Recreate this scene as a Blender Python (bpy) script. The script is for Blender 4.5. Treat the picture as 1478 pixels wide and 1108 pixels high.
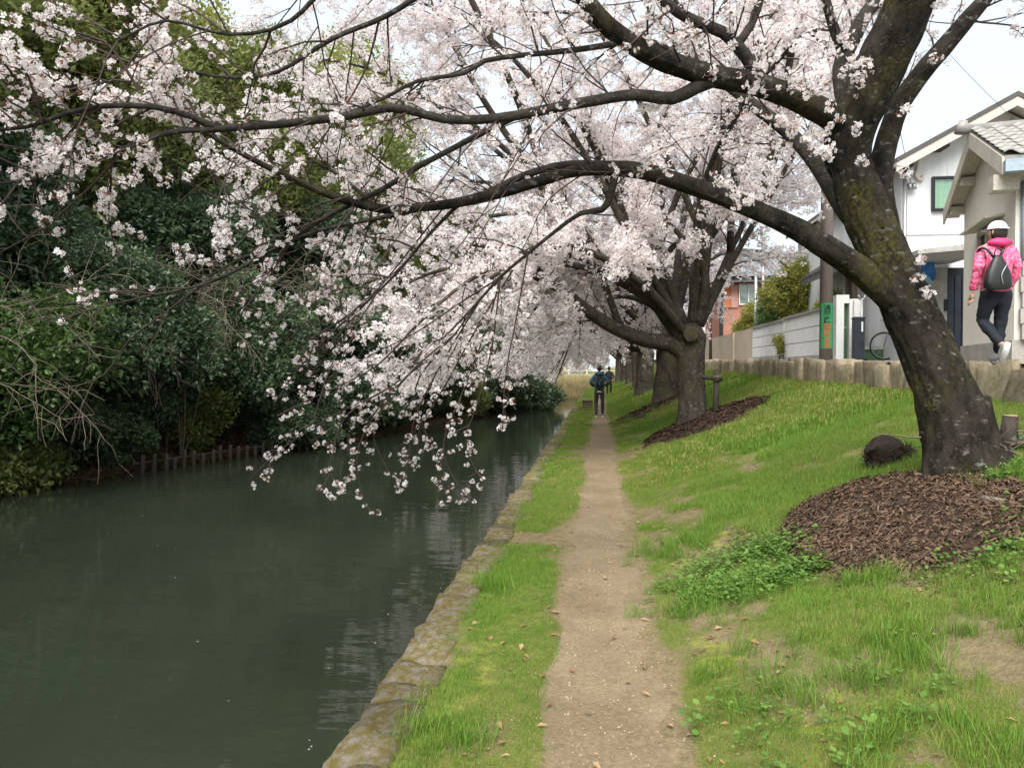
import bpy, bmesh, math, random
import numpy as np
from mathutils import Vector, Matrix, Euler

# ------------------------------------------------------------------ scene, camera, light
for o in list(bpy.data.objects):
    bpy.data.objects.remove(o, do_unlink=True)
SC = bpy.context.scene
COL = SC.collection
R = math.radians
CAM_H = 1.6
YAW, PITCH, FPX = R(6.53), R(-1.135), 1110.0

cam_d = bpy.data.cameras.new('camera')
cam = bpy.data.objects.new('camera', cam_d)
COL.objects.link(cam)
cam.location = (0, 0, CAM_H)
cam.rotation_euler = (R(90) + PITCH, 0, YAW)
cam_d.sensor_width = 36.0
cam_d.lens = 36.0 * FPX / 1478.0
cam_d.clip_start = 0.05
cam_d.clip_end = 2000
SC.camera = cam

SUN_EL, SUN_AZ = R(52), R(192)      # high, behind the camera and to the right, thin overcast
world = bpy.data.worlds.new('World')
SC.world = world
world.use_nodes = True
wn = world.node_tree.nodes
wl = world.node_tree.links
wn.clear()
wo = wn.new('ShaderNodeOutputWorld')
wb = wn.new('ShaderNodeBackground')
ws = wn.new('ShaderNodeTexSky')
ws.sky_type = 'NISHITA'
ws.sun_disc = False
ws.sun_elevation = SUN_EL
ws.sun_rotation = SUN_AZ
ws.dust_density = 3.0
wm = wn.new('ShaderNodeMix')
wm.data_type = 'RGBA'
wm.inputs[0].default_value = 0.80            # even veil of overcast over the clear sky
wm.inputs[7].default_value = (3.65, 3.95, 4.05, 1)
wl.new(ws.outputs[0], wm.inputs[6])
wl.new(wm.outputs[2], wb.inputs[0])
wb.inputs[1].default_value = 0.12
wl.new(wb.outputs[0], wo.inputs[0])

sun_d = bpy.data.lights.new('sun', 'SUN')
sun_d.energy = 3.0
sun_d.angle = R(55)
sun_d.color = (1.0, 0.97, 0.92)
sun = bpy.data.objects.new('sun', sun_d)
COL.objects.link(sun)
# direction TO the sun: azimuth measured clockwise from +Y
sdir = Vector((math.sin(SUN_AZ) * math.cos(SUN_EL), math.cos(SUN_AZ) * math.cos(SUN_EL), math.sin(SUN_EL)))
sun.rotation_euler = sdir.to_track_quat('Z', 'Y').to_euler()
ws.sun_rotation = math.atan2(sdir.x, sdir.y)

SC.view_settings.view_transform = 'Standard'
SC.view_settings.look = 'None'
SC.view_settings.gamma = 1.0
SC.view_settings.exposure = 1.32
SC.cycles.max_bounces = 6
SC.cycles.diffuse_bounces = 4
SC.cycles.glossy_bounces = 3
SC.cycles.transmission_bounces = 4
SC.cycles.transparent_max_bounces = 4
SC.cycles.caustics_reflective = False
SC.cycles.caustics_refractive = False

# ------------------------------------------------------------------ pixel helper (direction only; depth is chosen by what it touches)
_f = np.array([-math.sin(YAW) * math.cos(PITCH), math.cos(YAW) * math.cos(PITCH), math.sin(PITCH)])
_r = np.array([math.cos(YAW), math.sin(YAW), 0.0])
_u = np.cross(_r, _f)
def at(x, y, Y):
    d = _f + _r * (x - 739) / FPX + _u * (554 - y) / FPX
    return np.array([0, 0, CAM_H]) + d * (Y / d[1])

# ------------------------------------------------------------------ noise
def _hash(ix, iy, iz):
    h = (ix.astype(np.int64) * 374761393 + iy.astype(np.int64) * 668265263 + iz.astype(np.int64) * 2147483647 * 3 + 1274126177) & 0xffffffff
    h = ((h ^ (h >> 13)) * 1274126177) & 0xffffffff
    h = ((h ^ (h >> 16)) * 2246822519) & 0xffffffff
    return ((h ^ (h >> 15)) & 0xffffff) / float(0xffffff)
def vnoise(x, y, z=0.0):
    x = np.asarray(x, float); y = np.asarray(y, float); z = np.asarray(z, float) + np.zeros_like(x)
    x0 = np.floor(x); y0 = np.floor(y); z0 = np.floor(z)
    fx, fy, fz = x - x0, y - y0, z - z0
    fx = fx * fx * (3 - 2 * fx); fy = fy * fy * (3 - 2 * fy); fz = fz * fz * (3 - 2 * fz)
    out = 0
    for a in (0, 1):
        for b in (0, 1):
            for c in (0, 1):
                w = (fx if a else 1 - fx) * (fy if b else 1 - fy) * (fz if c else 1 - fz)
                out = out + w * _hash(x0 + a, y0 + b, z0 + c)
    return out
def fbm(x, y, z=0.0, o=4):
    s, a, t = 0, 0.5, 0
    for k in range(o):
        s = s + a * vnoise(np.asarray(x) * 2 ** k + 17 * k, np.asarray(y) * 2 ** k - 9 * k, np.asarray(z) * 2 ** k)
        t += a; a *= 0.5
    return s / t
def sstep(x, a, b):
    t = np.clip((np.asarray(x, float) - a) / (b - a), 0, 1)
    return t * t * (3 - 2 * t)

# ------------------------------------------------------------------ materials
MATS = {}
def new_mat(name):
    m = bpy.data.materials.new(name)
    m.use_nodes = True
    nt = m.node_tree
    return m, nt, nt.nodes['Principled BSDF']
def ramp(nt, stops):
    r = nt.nodes.new('ShaderNodeValToRGB')
    e = r.color_ramp.elements
    while len(e) < len(stops): e.new(0.5)
    for k, (p, c) in enumerate(stops):
        e[k].position = p; e[k].color = (*c, 1)
    return r
def noise(nt, scale, detail=6, rough=0.6, coord='Object', vec=None, stretch=None):
    n = nt.nodes.new('ShaderNodeTexNoise')
    n.inputs['Scale'].default_value = scale
    n.inputs['Detail'].default_value = detail
    n.inputs['Roughness'].default_value = rough
    if vec is None:
        tc = nt.nodes.new('ShaderNodeTexCoord')
        vec = tc.outputs[coord]
    if stretch:
        mp = nt.nodes.new('ShaderNodeMapping')
        mp.inputs['Scale'].default_value = stretch
        nt.links.new(vec, mp.inputs[0]); vec = mp.outputs[0]
    nt.links.new(vec, n.inputs['Vector'])
    return n
def bump(nt, bsdf, src, strength, dist=0.02):
    b = nt.nodes.new('ShaderNodeBump')
    b.inputs['Strength'].default_value = strength
    b.inputs['Distance'].default_value = dist
    nt.links.new(src, b.inputs['Height'])
    nt.links.new(b.outputs[0], bsdf.inputs['Normal'])
    return b
def mixc(nt, fac, a, b, mode='MIX'):
    m = nt.nodes.new('ShaderNodeMix'); m.data_type = 'RGBA'; m.blend_type = mode
    for v, i in ((fac, 0), (a, 6), (b, 7)):
        if isinstance(v, (int, float)): m.inputs[i].default_value = v
        elif isinstance(v, tuple): m.inputs[i].default_value = (*v, 1)
        else: nt.links.new(v, m.inputs[i])
    return m.outputs[2]
def surf(name, c1, c2=None, scale=6.0, rough=0.8, bmp=0.25, dist=0.01, stretch=None, spec=0.3, metal=0.0, fine=None):
    """two-tone noisy surface with fine relief"""
    if name in MATS: return MATS[name]
    m, nt, b = new_mat(name)
    c2 = c2 or tuple(x * 0.75 for x in c1)
    n = noise(nt, scale, 8, 0.65, stretch=stretch)
    r = ramp(nt, [(0.32, c2), (0.68, c1)])
    nt.links.new(n.outputs[0], r.inputs[0])
    col = r.outputs[0]
    n2 = noise(nt, fine or scale * 9, 4, 0.6)
    r2 = ramp(nt, [(0.25, (0.78, 0.78, 0.78)), (0.75, (1.12, 1.12, 1.12))])
    nt.links.new(n2.outputs[0], r2.inputs[0])
    col = mixc(nt, 1.0, col, r2.outputs[0], 'MULTIPLY')
    nt.links.new(col, b.inputs['Base Color'])
    b.inputs['Roughness'].default_value = rough
    b.inputs['Specular IOR Level'].default_value = spec
    b.inputs['Metallic'].default_value = metal
    if bmp: bump(nt, b, n2.outputs[0], bmp, dist)
    MATS[name] = m
    return m
def leafmat(name, c1, c2, c3=None, trans=0.35, rough=0.5, spec=0.3):
    """leaf / petal: diffuse plus light passing through, colour varies from piece to piece"""
    m, nt, b = new_mat(name)
    oi = nt.nodes.new('ShaderNodeObjectInfo')
    st = [(0.0, c1), (1.0, c2)] if c3 is None else [(0.0, c1), (0.55, c2), (1.0, c3)]
    r = ramp(nt, st)
    geo = nt.nodes.new('ShaderNodeNewGeometry')
    mx = nt.nodes.new('ShaderNodeMath'); mx.operation = 'MULTIPLY_ADD'
    nt.links.new(geo.outputs['Random Per Island'], mx.inputs[0]); mx.inputs[1].default_value = 0.45
    mm = nt.nodes.new('ShaderNodeMath'); mm.operation = 'MULTIPLY'
    nt.links.new(oi.outputs['Random'], mm.inputs[0]); mm.inputs[1].default_value = 0.55
    nt.links.new(mm.outputs[0], mx.inputs[2])
    nt.links.new(mx.outputs[0], r.inputs[0])
    nt.links.new(r.outputs[0], b.inputs['Base Color'])
    b.inputs['Roughness'].default_value = rough
    b.inputs['Specular IOR Level'].default_value = spec
    tr = nt.nodes.new('ShaderNodeBsdfTranslucent')
    nt.links.new(r.outputs[0], tr.inputs[0])
    ms = nt.nodes.new('ShaderNodeMixShader'); ms.inputs[0].default_value = trans
    nt.links.new(b.outputs[0], ms.inputs[1]); nt.links.new(tr.outputs[0], ms.inputs[2])
    nt.links.new(ms.outputs[0], nt.nodes['Material Output'].inputs[0])
    MATS[name] = m
    return m

def bark_mat(name, dark, mid, moss, lichen=(0.42, 0.42, 0.38), moss_lo=0.52, sc=1.0, zst=0.4):
    m, nt, b = new_mat(name)
    n = noise(nt, 7 * sc, 9, 0.78, stretch=(1, 1, 0.55 if zst < 1 else 1.6))
    r = ramp(nt, [(0.38, dark), (0.68, mid)])
    nt.links.new(n.outputs[0], r.inputs[0])
    nm = noise(nt, 1.7 * sc, 5, 0.6)
    rm = ramp(nt, [(moss_lo, (0, 0, 0)), (moss_lo + 0.16, (1, 1, 1))])
    nt.links.new(nm.outputs[0], rm.inputs[0])
    nm2 = noise(nt, 34 * sc, 3, 0.6)
    rm2 = ramp(nt, [(0.4, (0, 0, 0)), (0.6, (1, 1, 1))])
    nt.links.new(nm2.outputs[0], rm2.inputs[0])
    mk = mixc(nt, 1.0, rm.outputs[0], rm2.outputs[0], 'MULTIPLY')
    c = mixc(nt, mk, r.outputs[0], moss)
    nl = noise(nt, 13 * sc, 6, 0.65, stretch=(1, 1, 1.5))
    rl = ramp(nt, [(0.58, (0, 0, 0)), (0.72, (0.55, 0.55, 0.55))])
    nt.links.new(nl.outputs[0], rl.inputs[0])
    c = mixc(nt, rl.outputs[0], c, lichen)
    nt.links.new(c, b.inputs['Base Color'])
    b.inputs['Roughness'].default_value = 0.92
    b.inputs['Specular IOR Level'].default_value = 0.15
    nb = noise(nt, 15 * sc, 9, 0.8, stretch=(1, 1, zst))
    bump(nt, b, nb.outputs[0], 1.0, 0.06)
    MATS[name] = m
    return m

M_bark = bark_mat('cherry_bark', (0.009, 0.0075, 0.0062), (0.072, 0.060, 0.048), (0.085, 0.082, 0.018))
M_bark2 = bark_mat('cherry_bark_far', (0.035, 0.029, 0.024), (0.11, 0.09, 0.075), (0.085, 0.085, 0.025), moss_lo=0.5)
M_twig = surf('cherry_twig', (0.075, 0.048, 0.042), (0.035, 0.025, 0.022), 20, 0.85, 0.2)
M_limb = bark_mat('cherry_limb', (0.035, 0.03, 0.027), (0.12, 0.105, 0.09), (0.09, 0.085, 0.04), moss_lo=0.62, sc=1.6, zst=2.0)
M_petal = leafmat('petal_near', (0.84, 0.74, 0.74), (0.91, 0.87, 0.86), (0.93, 0.91, 0.90), 0.55, 0.6, 0.2)
M_petal2 = leafmat('petal_far', (0.85, 0.76, 0.765), (0.91, 0.86, 0.857), (0.93, 0.90, 0.89), 0.55, 0.6, 0.2)
M_calyx = surf('calyx', (0.30, 0.13, 0.08), (0.22, 0.08, 0.06), 30, 0.7, 0)
M_darkleaf = leafmat('leaf_dark', (0.040, 0.072, 0.040), (0.070, 0.115, 0.055), (0.12, 0.17, 0.075), 0.25, 0.32, 0.5)
M_greenleaf = leafmat('leaf_green', (0.04, 0.085, 0.023), (0.072, 0.135, 0.033), (0.115, 0.19, 0.05), 0.35, 0.35, 0.5)
M_midleaf = leafmat('leaf_mid', (0.08, 0.115, 0.035), (0.155, 0.185, 0.055), (0.28, 0.29, 0.085), 0.35, 0.45)
M_limeleaf = leafmat('leaf_lime', (0.14, 0.17, 0.04), (0.25, 0.27, 0.06), (0.38, 0.35, 0.09), 0.4, 0.5)
M_tanleaf = leafmat('leaf_tan', (0.05, 0.032, 0.018), (0.10, 0.066, 0.035), (0.17, 0.12, 0.065), 0.3, 0.7)
M_grass = leafmat('grass_blade', (0.09, 0.185, 0.022), (0.15, 0.275, 0.036), (0.25, 0.35, 0.062), 0.45, 0.55)
M_grass2 = leafmat('grass_blade_dry', (0.20, 0.22, 0.05), (0.30, 0.30, 0.08), (0.42, 0.36, 0.14), 0.4, 0.6)
M_weed = leafmat('weed_leaf', (0.075, 0.15, 0.028), (0.12, 0.22, 0.04), (0.19, 0.30, 0.06), 0.35, 0.5)
M_greybush = surf('bare_twig', (0.17, 0.14, 0.10), (0.09, 0.072, 0.052), 12, 0.85, 0.2)
M_chip = leafmat('mulch_chip', (0.016, 0.010, 0.007), (0.046, 0.028, 0.019), (0.155, 0.102, 0.068), 0.0, 0.9, 0.1)
M_mulch = surf('mulch_bed', (0.075, 0.045, 0.03), (0.03, 0.018, 0.013), 14, 0.95, 0.8, 0.03)
M_deadleaf = leafmat('dead_leaf', (0.14, 0.055, 0.025), (0.32, 0.20, 0.10), (0.52, 0.42, 0.28), 0.2, 0.7)
M_earth = surf('bank_earth', (0.085, 0.055, 0.03), (0.035, 0.025, 0.016), 3, 0.95, 0.8, 0.05)

def ground_mat():
    m, nt, b = new_mat('bank_ground')
    at1 = nt.nodes.new('ShaderNodeAttribute'); at1.attribute_name = 'cover'
    at2 = nt.nodes.new('ShaderNodeAttribute'); at2.attribute_name = 'moss'
    at3 = nt.nodes.new('ShaderNodeAttribute'); at3.attribute_name = 'litter'
    n1 = noise(nt, 2.2, 8, 0.65); n2 = noise(nt, 60, 4, 0.7); n3 = noise(nt, 11, 6, 0.65)
    soil = ramp(nt, [(0.3, (0.13, 0.10, 0.055)), (0.7, (0.24, 0.19, 0.11))]); nt.links.new(n3.outputs[0], soil.inputs[0])
    grs = ramp(nt, [(0.3, (0.095, 0.108, 0.028)), (0.7, (0.17, 0.17, 0.05))]); nt.links.new(n1.outputs[0], grs.inputs[0])
    # cover + noise -> mask
    ad = nt.nodes.new('ShaderNodeMath'); ad.operation = 'ADD'
    nt.links.new(at1.outputs['Fac'], ad.inputs[0])
    sb = nt.nodes.new('ShaderNodeMath'); sb.operation = 'MULTIPLY_ADD'; sb.inputs[1].default_value = 1.3; sb.inputs[2].default_value = -0.65
    nt.links.new(n3.outputs[0], sb.inputs[0]); nt.links.new(sb.outputs[0], ad.inputs[1])
    rk = ramp(nt, [(0.35, (0, 0, 0)), (0.65, (1, 1, 1))]); nt.links.new(ad.outputs[0], rk.inputs[0])
    c = mixc(nt, rk.outputs[0], soil.outputs[0], grs.outputs[0])
    ms = nt.nodes.new('ShaderNodeMath'); ms.operation = 'ADD'
    nt.links.new(at2.outputs['Fac'], ms.inputs[0]); nt.links.new(sb.outputs[0], ms.inputs[1])
    rs = ramp(nt, [(0.45, (0, 0, 0)), (0.7, (0.9, 0.9, 0.9))]); nt.links.new(ms.outputs[0], rs.inputs[0])
    c = mixc(nt, rs.outputs[0], c, (0.25, 0.26, 0.05))
    lit = ramp(nt, [(0.35, (0.014, 0.010, 0.006)), (0.65, (0.055, 0.034, 0.018))]); nt.links.new(n3.outputs[0], lit.inputs[0])
    c = mixc(nt, at3.outputs['Fac'], c, lit.outputs[0])
    f = ramp(nt, [(0.25, (0.6, 0.6, 0.6)), (0.75, (1.25, 1.25, 1.25))]); nt.links.new(n2.outputs[0], f.inputs[0])
    c = mixc(nt, 1.0, c, f.outputs[0], 'MULTIPLY')
    nt.links.new(c, b.inputs['Base Color'])
    b.inputs['Roughness'].default_value = 0.95
    b.inputs['Specular IOR Level'].default_value = 0.1
    bump(nt, b, n2.outputs[0], 0.7, 0.02)
    return m
M_ground = ground_mat()

def path_mat():
    m, nt, b = new_mat('path_dirt')
    n1 = noise(nt, 1.6, 8, 0.7); n2 = noise(nt, 45, 6, 0.75); n3 = noise(nt, 160, 3, 0.6)
    r = ramp(nt, [(0.3, (0.15, 0.115, 0.071)), (0.7, (0.245, 0.193, 0.125))]); nt.links.new(n1.outputs[0], r.inputs[0])
    f = ramp(nt, [(0.3, (0.65, 0.63, 0.6)), (0.7, (1.2, 1.2, 1.2))]); nt.links.new(n2.outputs[0], f.inputs[0])
    c = mixc(nt, 1.0, r.outputs[0], f.outputs[0], 'MULTIPLY')
    g = ramp(nt, [(0.66, (0, 0, 0)), (0.74, (0.7, 0.7, 0.7))]); nt.links.new(n3.outputs[0], g.inputs[0])
    c = mixc(nt, g.outputs[0], c, (0.45, 0.39, 0.29))
    nt.links.new(c, b.inputs['Base Color'])
    b.inputs['Roughness'].default_value = 0.95
    b.inputs['Specular IOR Level'].default_value = 0.1
    bump(nt, b, n2.outputs[0], 0.6, 0.015)
    return m
M_path = path_mat()

def stone_mat(name, c1, c2, moss, lo, green=None):
    m, nt, b = new_mat(name)
    oi = nt.nodes.new('ShaderNodeObjectInfo')
    tc = nt.nodes.new('ShaderNodeTexCoord')
    av = nt.nodes.new('ShaderNodeVectorMath'); av.operation = 'ADD'
    nt.links.new(tc.outputs['Object'], av.inputs[0]); nt.links.new(oi.outputs['Location'], av.inputs[1])
    v = av.outputs[0]
    n1 = noise(nt, 7, 8, 0.7, vec=v); n2 = noise(nt, 5.0, 9, 0.75, vec=v); n3 = noise(nt, 70, 5, 0.7, vec=v)
    r = ramp(nt, [(0.3, c2), (0.7, c1)]); nt.links.new(n1.outputs[0], r.inputs[0])
    k = ramp(nt, [(lo, (0, 0, 0)), (lo + 0.15, (0.95, 0.95, 0.95))]); nt.links.new(n2.outputs[0], k.inputs[0])
    c = mixc(nt, k.outputs[0], r.outputs[0], moss)
    if green:
        n4 = noise(nt, 4.3, 5, 0.6, vec=v, stretch=(1.3, 0.8, 1.1))
        k2 = ramp(nt, [(0.58, (0, 0, 0)), (0.68, (0.85, 0.85, 0.85))]); nt.links.new(n4.outputs[0], k2.inputs[0])
        c = mixc(nt, k2.outputs[0], c, green)
    f = ramp(nt, [(0.25, (0.6, 0.6, 0.6)), (0.75, (1.25, 1.25, 1.25))]); nt.links.new(n3.outputs[0], f.inputs[0])
    c = mixc(nt, 1.0, c, f.outputs[0], 'MULTIPLY')
    nt.links.new(c, b.inputs['Base Color'])
    b.inputs['Roughness'].default_value = 0.9
    b.inputs['Specular IOR Level'].default_value = 0.2
    vr = ramp(nt, [(0.0, (0.62, 0.6, 0.56)), (1.0, (1.25, 1.22, 1.18))]); nt.links.new(oi.outputs['Random'], vr.inputs[0])
    c = mixc(nt, 1.0, c, vr.outputs[0], 'MULTIPLY'); nt.links.new(c, b.inputs['Base Color'])
    bump(nt, b, n3.outputs[0], 0.9, 0.03)
    return m
M_coping = stone_mat('coping_stone', (0.36, 0.33, 0.275), (0.17, 0.15, 0.115), (0.175, 0.138, 0.026), 0.42, (0.18, 0.185, 0.032))
M_rstone = stone_mat('retaining_stone', (0.52, 0.46, 0.35), (0.27, 0.22, 0.145), (0.20, 0.165, 0.06), 0.52)

def water_mat():
    m, nt, b = new_mat('canal_water')
    n0 = noise(nt, 0.25, 4, 0.5)
    r = ramp(nt, [(0.3, (0.017, 0.0225, 0.0145)), (0.7, (0.025, 0.031, 0.021))]); nt.links.new(n0.outputs[0], r.inputs[0])
    nt.links.new(r.outputs[0], b.inputs['Base Color'])
    b.inputs['Roughness'].default_value = 0.03
    b.inputs['IOR'].default_value = 1.33
    n1 = noise(nt, 1.0, 3, 0.5, stretch=(0.9, 2.6, 1)); n2 = noise(nt, 5.0, 4, 0.6, stretch=(0.8, 2.2, 1))
    msk = noise(nt, 0.35, 3, 0.5)
    rk = ramp(nt, [(0.4, (0.25, 0.25, 0.25)), (0.65, (1, 1, 1))]); nt.links.new(msk.outputs[0], rk.inputs[0])
    mu = nt.nodes.new('ShaderNodeMath'); mu.operation = 'MULTIPLY'
    nt.links.new(n2.outputs[0], mu.inputs[0]); nt.links.new(rk.outputs[0], mu.inputs[1])
    ad = nt.nodes.new('ShaderNodeMath'); ad.operation = 'MULTIPLY_ADD'; ad.inputs[1].default_value = 0.16
    nt.links.new(mu.outputs[0], ad.inputs[0]); nt.links.new(n1.outputs[0], ad.inputs[2])
    bump(nt, b, ad.outputs[0], 0.16, 0.06)
    return m
M_water = water_mat()

# ------------------------------------------------------------------ mesh helpers
def mesh_np(name, V, F, smooth=False):
    """V (n,3); F list of index arrays each (m,k)"""
    me = bpy.data.meshes.new(name)
    V = np.asarray(V, np.float32)
    me.vertices.add(len(V)); me.vertices.foreach_set('co', V.ravel())
    idx = np.concatenate([np.asarray(f, np.int32).ravel() for f in F])
    cnt = np.concatenate([np.full(len(f), np.asarray(f).shape[1], np.int32) for f in F])
    st = np.concatenate([[0], np.cumsum(cnt)[:-1]]).astype(np.int32)
    me.loops.add(len(idx)); me.loops.foreach_set('vertex_index', idx)
    me.polygons.add(len(cnt)); me.polygons.foreach_set('loop_start', st); me.polygons.foreach_set('loop_total', cnt)
    me.polygons.foreach_set('use_smooth', np.full(len(cnt), bool(smooth)))
    me.update(calc_edges=True)
    return me
class MB:
    """collects shapes, then becomes one mesh object"""
    def __init__(s): s.v = []; s.f = {3: [], 4: []}; s.n = 0; s.mi = {3: [], 4: []}
    def add(s, V, F, mi=0):
        V = np.asarray(V, float).reshape(-1, 3); s.v.append(V)
        F = np.asarray(F, int)
        s.f[F.shape[1]].append(F + s.n); s.mi[F.shape[1]].append(np.full(len(F), mi, np.int32)); s.n += len(V)
        return s
    def also(s, F, mi=0):       # more faces on the last vertices added
        F = np.asarray(F, int); b = s.n - len(s.v[-1])
        s.f[F.shape[1]].append(F + b); s.mi[F.shape[1]].append(np.full(len(F), mi, np.int32))
    def box(s, x0, x1, y0, y1, z0, z1, mi=0):
        V = [(x, y, z) for z in (z0, z1) for y in (y0, y1) for x in (x0, x1)]
        return s.add(V, [(0, 2, 3, 1), (4, 5, 7, 6), (0, 1, 5, 4), (2, 6, 7, 3), (0, 4, 6, 2), (1, 3, 7, 5)], mi)
    def prism(s, poly, d, axis=1):
        """poly: list of 3D points in a plane, extruded by vector d"""
        P = np.asarray(poly, float); n = len(P); d = np.asarray(d, float)
        s.add(np.vstack([P, P + d]), [(i, (i + 1) % n, n + (i + 1) % n, n + i) for i in range(n)])
        for o in (0, n):
            tri = [(o, o + i, o + i + 1) if o else (0, i + 1, i) for i in range(1, n - 1)]
            s.also(tri)
        return s
    def tube(s, P, Rr, k=8, amp=0.0, seed=0, cap=True, fq=2.0, fine=0.0):
        P = np.asarray(P, float); Rr = np.asarray(Rr, float); n = len(P)
        T = np.gradient(P, axis=0); T /= np.linalg.norm(T, axis=1, keepdims=True) + 1e-9
        a = np.array([0, 0, 1.0]) if abs(T[0, 2]) < 0.9 else np.array([1.0, 0, 0])
        U = np.empty_like(P); u = a - T[0] * a.dot(T[0]); u /= np.linalg.norm(u)
        for i in range(n):
            u = u - T[i] * u.dot(T[i]); u /= np.linalg.norm(u) + 1e-9; U[i] = u
        W = np.cross(T, U)
        th = np.arange(k) * 2 * math.pi / k
        rr = Rr[:, None] * np.ones(k)
        if amp:
            L = np.concatenate([[0], np.cumsum(np.linalg.norm(np.diff(P, axis=0), axis=1))])
            c, sn = np.cos(th), np.sin(th)
            rr = rr * (1 + amp * 2 * (fbm(c[None, :] * fq + seed * 3.1, sn[None, :] * fq + L[:, None] * 1.6, L[:, None] * 2.0 + seed, 3) - 0.5))
        if fine:
            rr = rr * (1 + fine * 2 * (fbm(c[None, :] * 7 + seed, sn[None, :] * 7 - seed, L[:, None] * 4.5, 4) - 0.5))
        V = P[:, None, :] + rr[:, :, None] * (np.cos(th)[None, :, None] * U[:, None, :] + np.sin(th)[None, :, None] * W[:, None, :])
        i = np.arange(n - 1)[:, None] * k; j = np.arange(k)[None, :]; j2 = (j + 1) % k
        F = np.stack([i + j, i + j2, i + k + j2, i + k + j], -1).reshape(-1, 4)
        V = V.reshape(-1, 3)
        if cap:
            V = np.vstack([V, P[:1], P[-1:]])
        s.add(V, F)
        if cap:
            jj = np.arange(k); b = (n - 1) * k
            s.also(np.stack([(jj + 1) % k, jj, np.full(k, n * k)], -1))
            s.also(np.stack([b + jj, b + (jj + 1) % k, np.full(k, n * k + 1)], -1))
        return s
    def mesh(s, name, smooth=False):
        F = []; MI = []
        for q in (4, 3):
            if s.f[q]: F.append(np.vstack(s.f[q])); MI.append(np.concatenate(s.mi[q]))
        me = mesh_np(name, np.vstack(s.v), F, smooth)
        me.polygons.foreach_set('material_index', np.concatenate(MI))
        return me
    def build(s, name, mats, parent=None, smooth=False, kind=None, world=True):
        me = s.mesh(name, smooth)
        return link(name, me, mats, parent, kind, world)
def link(name, me, mats=None, parent=None, kind=None, world=True):
    if mats is not None:
        for m in (mats if isinstance(mats, (list, tuple)) else [mats]): me.materials.append(m)
    o = bpy.data.objects.new(name, me); COL.objects.link(o)
    if parent is not None:
        o.parent = parent
        if world: o.matrix_parent_inverse = parent.matrix_basis.inverted() if parent.parent is None else (parent.parent.matrix_basis @ parent.matrix_parent_inverse @ parent.matrix_basis).inverted()
    if kind: o['kind'] = kind
    return o
def tag(o, label, cat, group=None):
    o['label'] = label; o['category'] = cat
    if group: o['group'] = group
    return o
def thing(name, label, cat, loc=(0, 0, 0), rz=0.0, group=None):
    o = bpy.data.objects.new(name, None); COL.objects.link(o)
    o.empty_display_size = 0.1
    o.location = loc; o.rotation_euler = (0, 0, rz); o['kind'] = 'thing'
    return tag(o, label, cat, group)
def struct(o): o['kind'] = 'structure'; return o
def stuff(o, label, cat): o['kind'] = 'stuff'; return tag(o, label, cat)

def catmull(P, Rr, step=0.12):
    P = np.asarray(P, float); Rr = np.asarray(Rr, float)
    Q = np.vstack([2 * P[0] - P[1], P, 2 * P[-1] - P[-2]])
    op, orr = [], []
    for i in range(len(P) - 1):
        p0, p1, p2, p3 = Q[i:i + 4]
        n = max(2, int(np.linalg.norm(p2 - p1) / step))
        t = (np.arange(n) / n)[:, None]
        op.append(0.5 * ((2 * p1) + (-p0 + p2) * t + (2 * p0 - 5 * p1 + 4 * p2 - p3) * t ** 2 + (-p0 + 3 * p1 - 3 * p2 + p3) * t ** 3))
        orr.append(Rr[i] + (Rr[i + 1] - Rr[i]) * t[:, 0])
    op.append(P[-1:]); orr.append(Rr[-1:])
    return np.vstack(op), np.concatenate(orr)

# ------------------------------------------------------------------ scatter by geometry nodes (uncountable pieces only)
_GN = {}
def gn_group(protos):
    key = tuple(p.name for p in protos)
    if key in _GN: return _GN[key]
    g = bpy.data.node_groups.new('scatter_' + protos[0].name, 'GeometryNodeTree')
    g.interface.new_socket('Geometry', in_out='INPUT', socket_type='NodeSocketGeometry')
    g.interface.new_socket('Geometry', in_out='OUTPUT', socket_type='NodeSocketGeometry')
    N, L = g.nodes, g.links
    gi, go = N.new('NodeGroupInput'), N.new('NodeGroupOutput')
    iop = N.new('GeometryNodeInstanceOnPoints')
    gti = N.new('GeometryNodeGeometryToInstance')
    for p in protos:
        oi = N.new('GeometryNodeObjectInfo'); oi.inputs['Object'].default_value = p
        oi.inputs['As Instance'].default_value = False
        L.new(oi.outputs['Geometry'], gti.inputs[0])
    L.new(gi.outputs[0], iop.inputs['Points'])
    L.new(gti.outputs[0], iop.inputs['Instance'])
    iop.inputs['Pick Instance'].default_value = True
    for nm, ty, sk in (('rot', 'FLOAT_VECTOR', 'Rotation'), ('scl', 'FLOAT', 'Scale'), ('idx', 'INT', 'Instance Index')):
        na = N.new('GeometryNodeInputNamedAttribute'); na.data_type = ty; na.inputs[0].default_value = nm
        out = na.outputs[0]
        if sk == 'Rotation':
            e = N.new('FunctionNodeEulerToRotation'); L.new(out, e.inputs[0]); out = e.outputs[0]
        L.new(out, iop.inputs[sk])
    L.new(iop.outputs[0], go.inputs[0])
    _GN[key] = g
    return g
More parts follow.
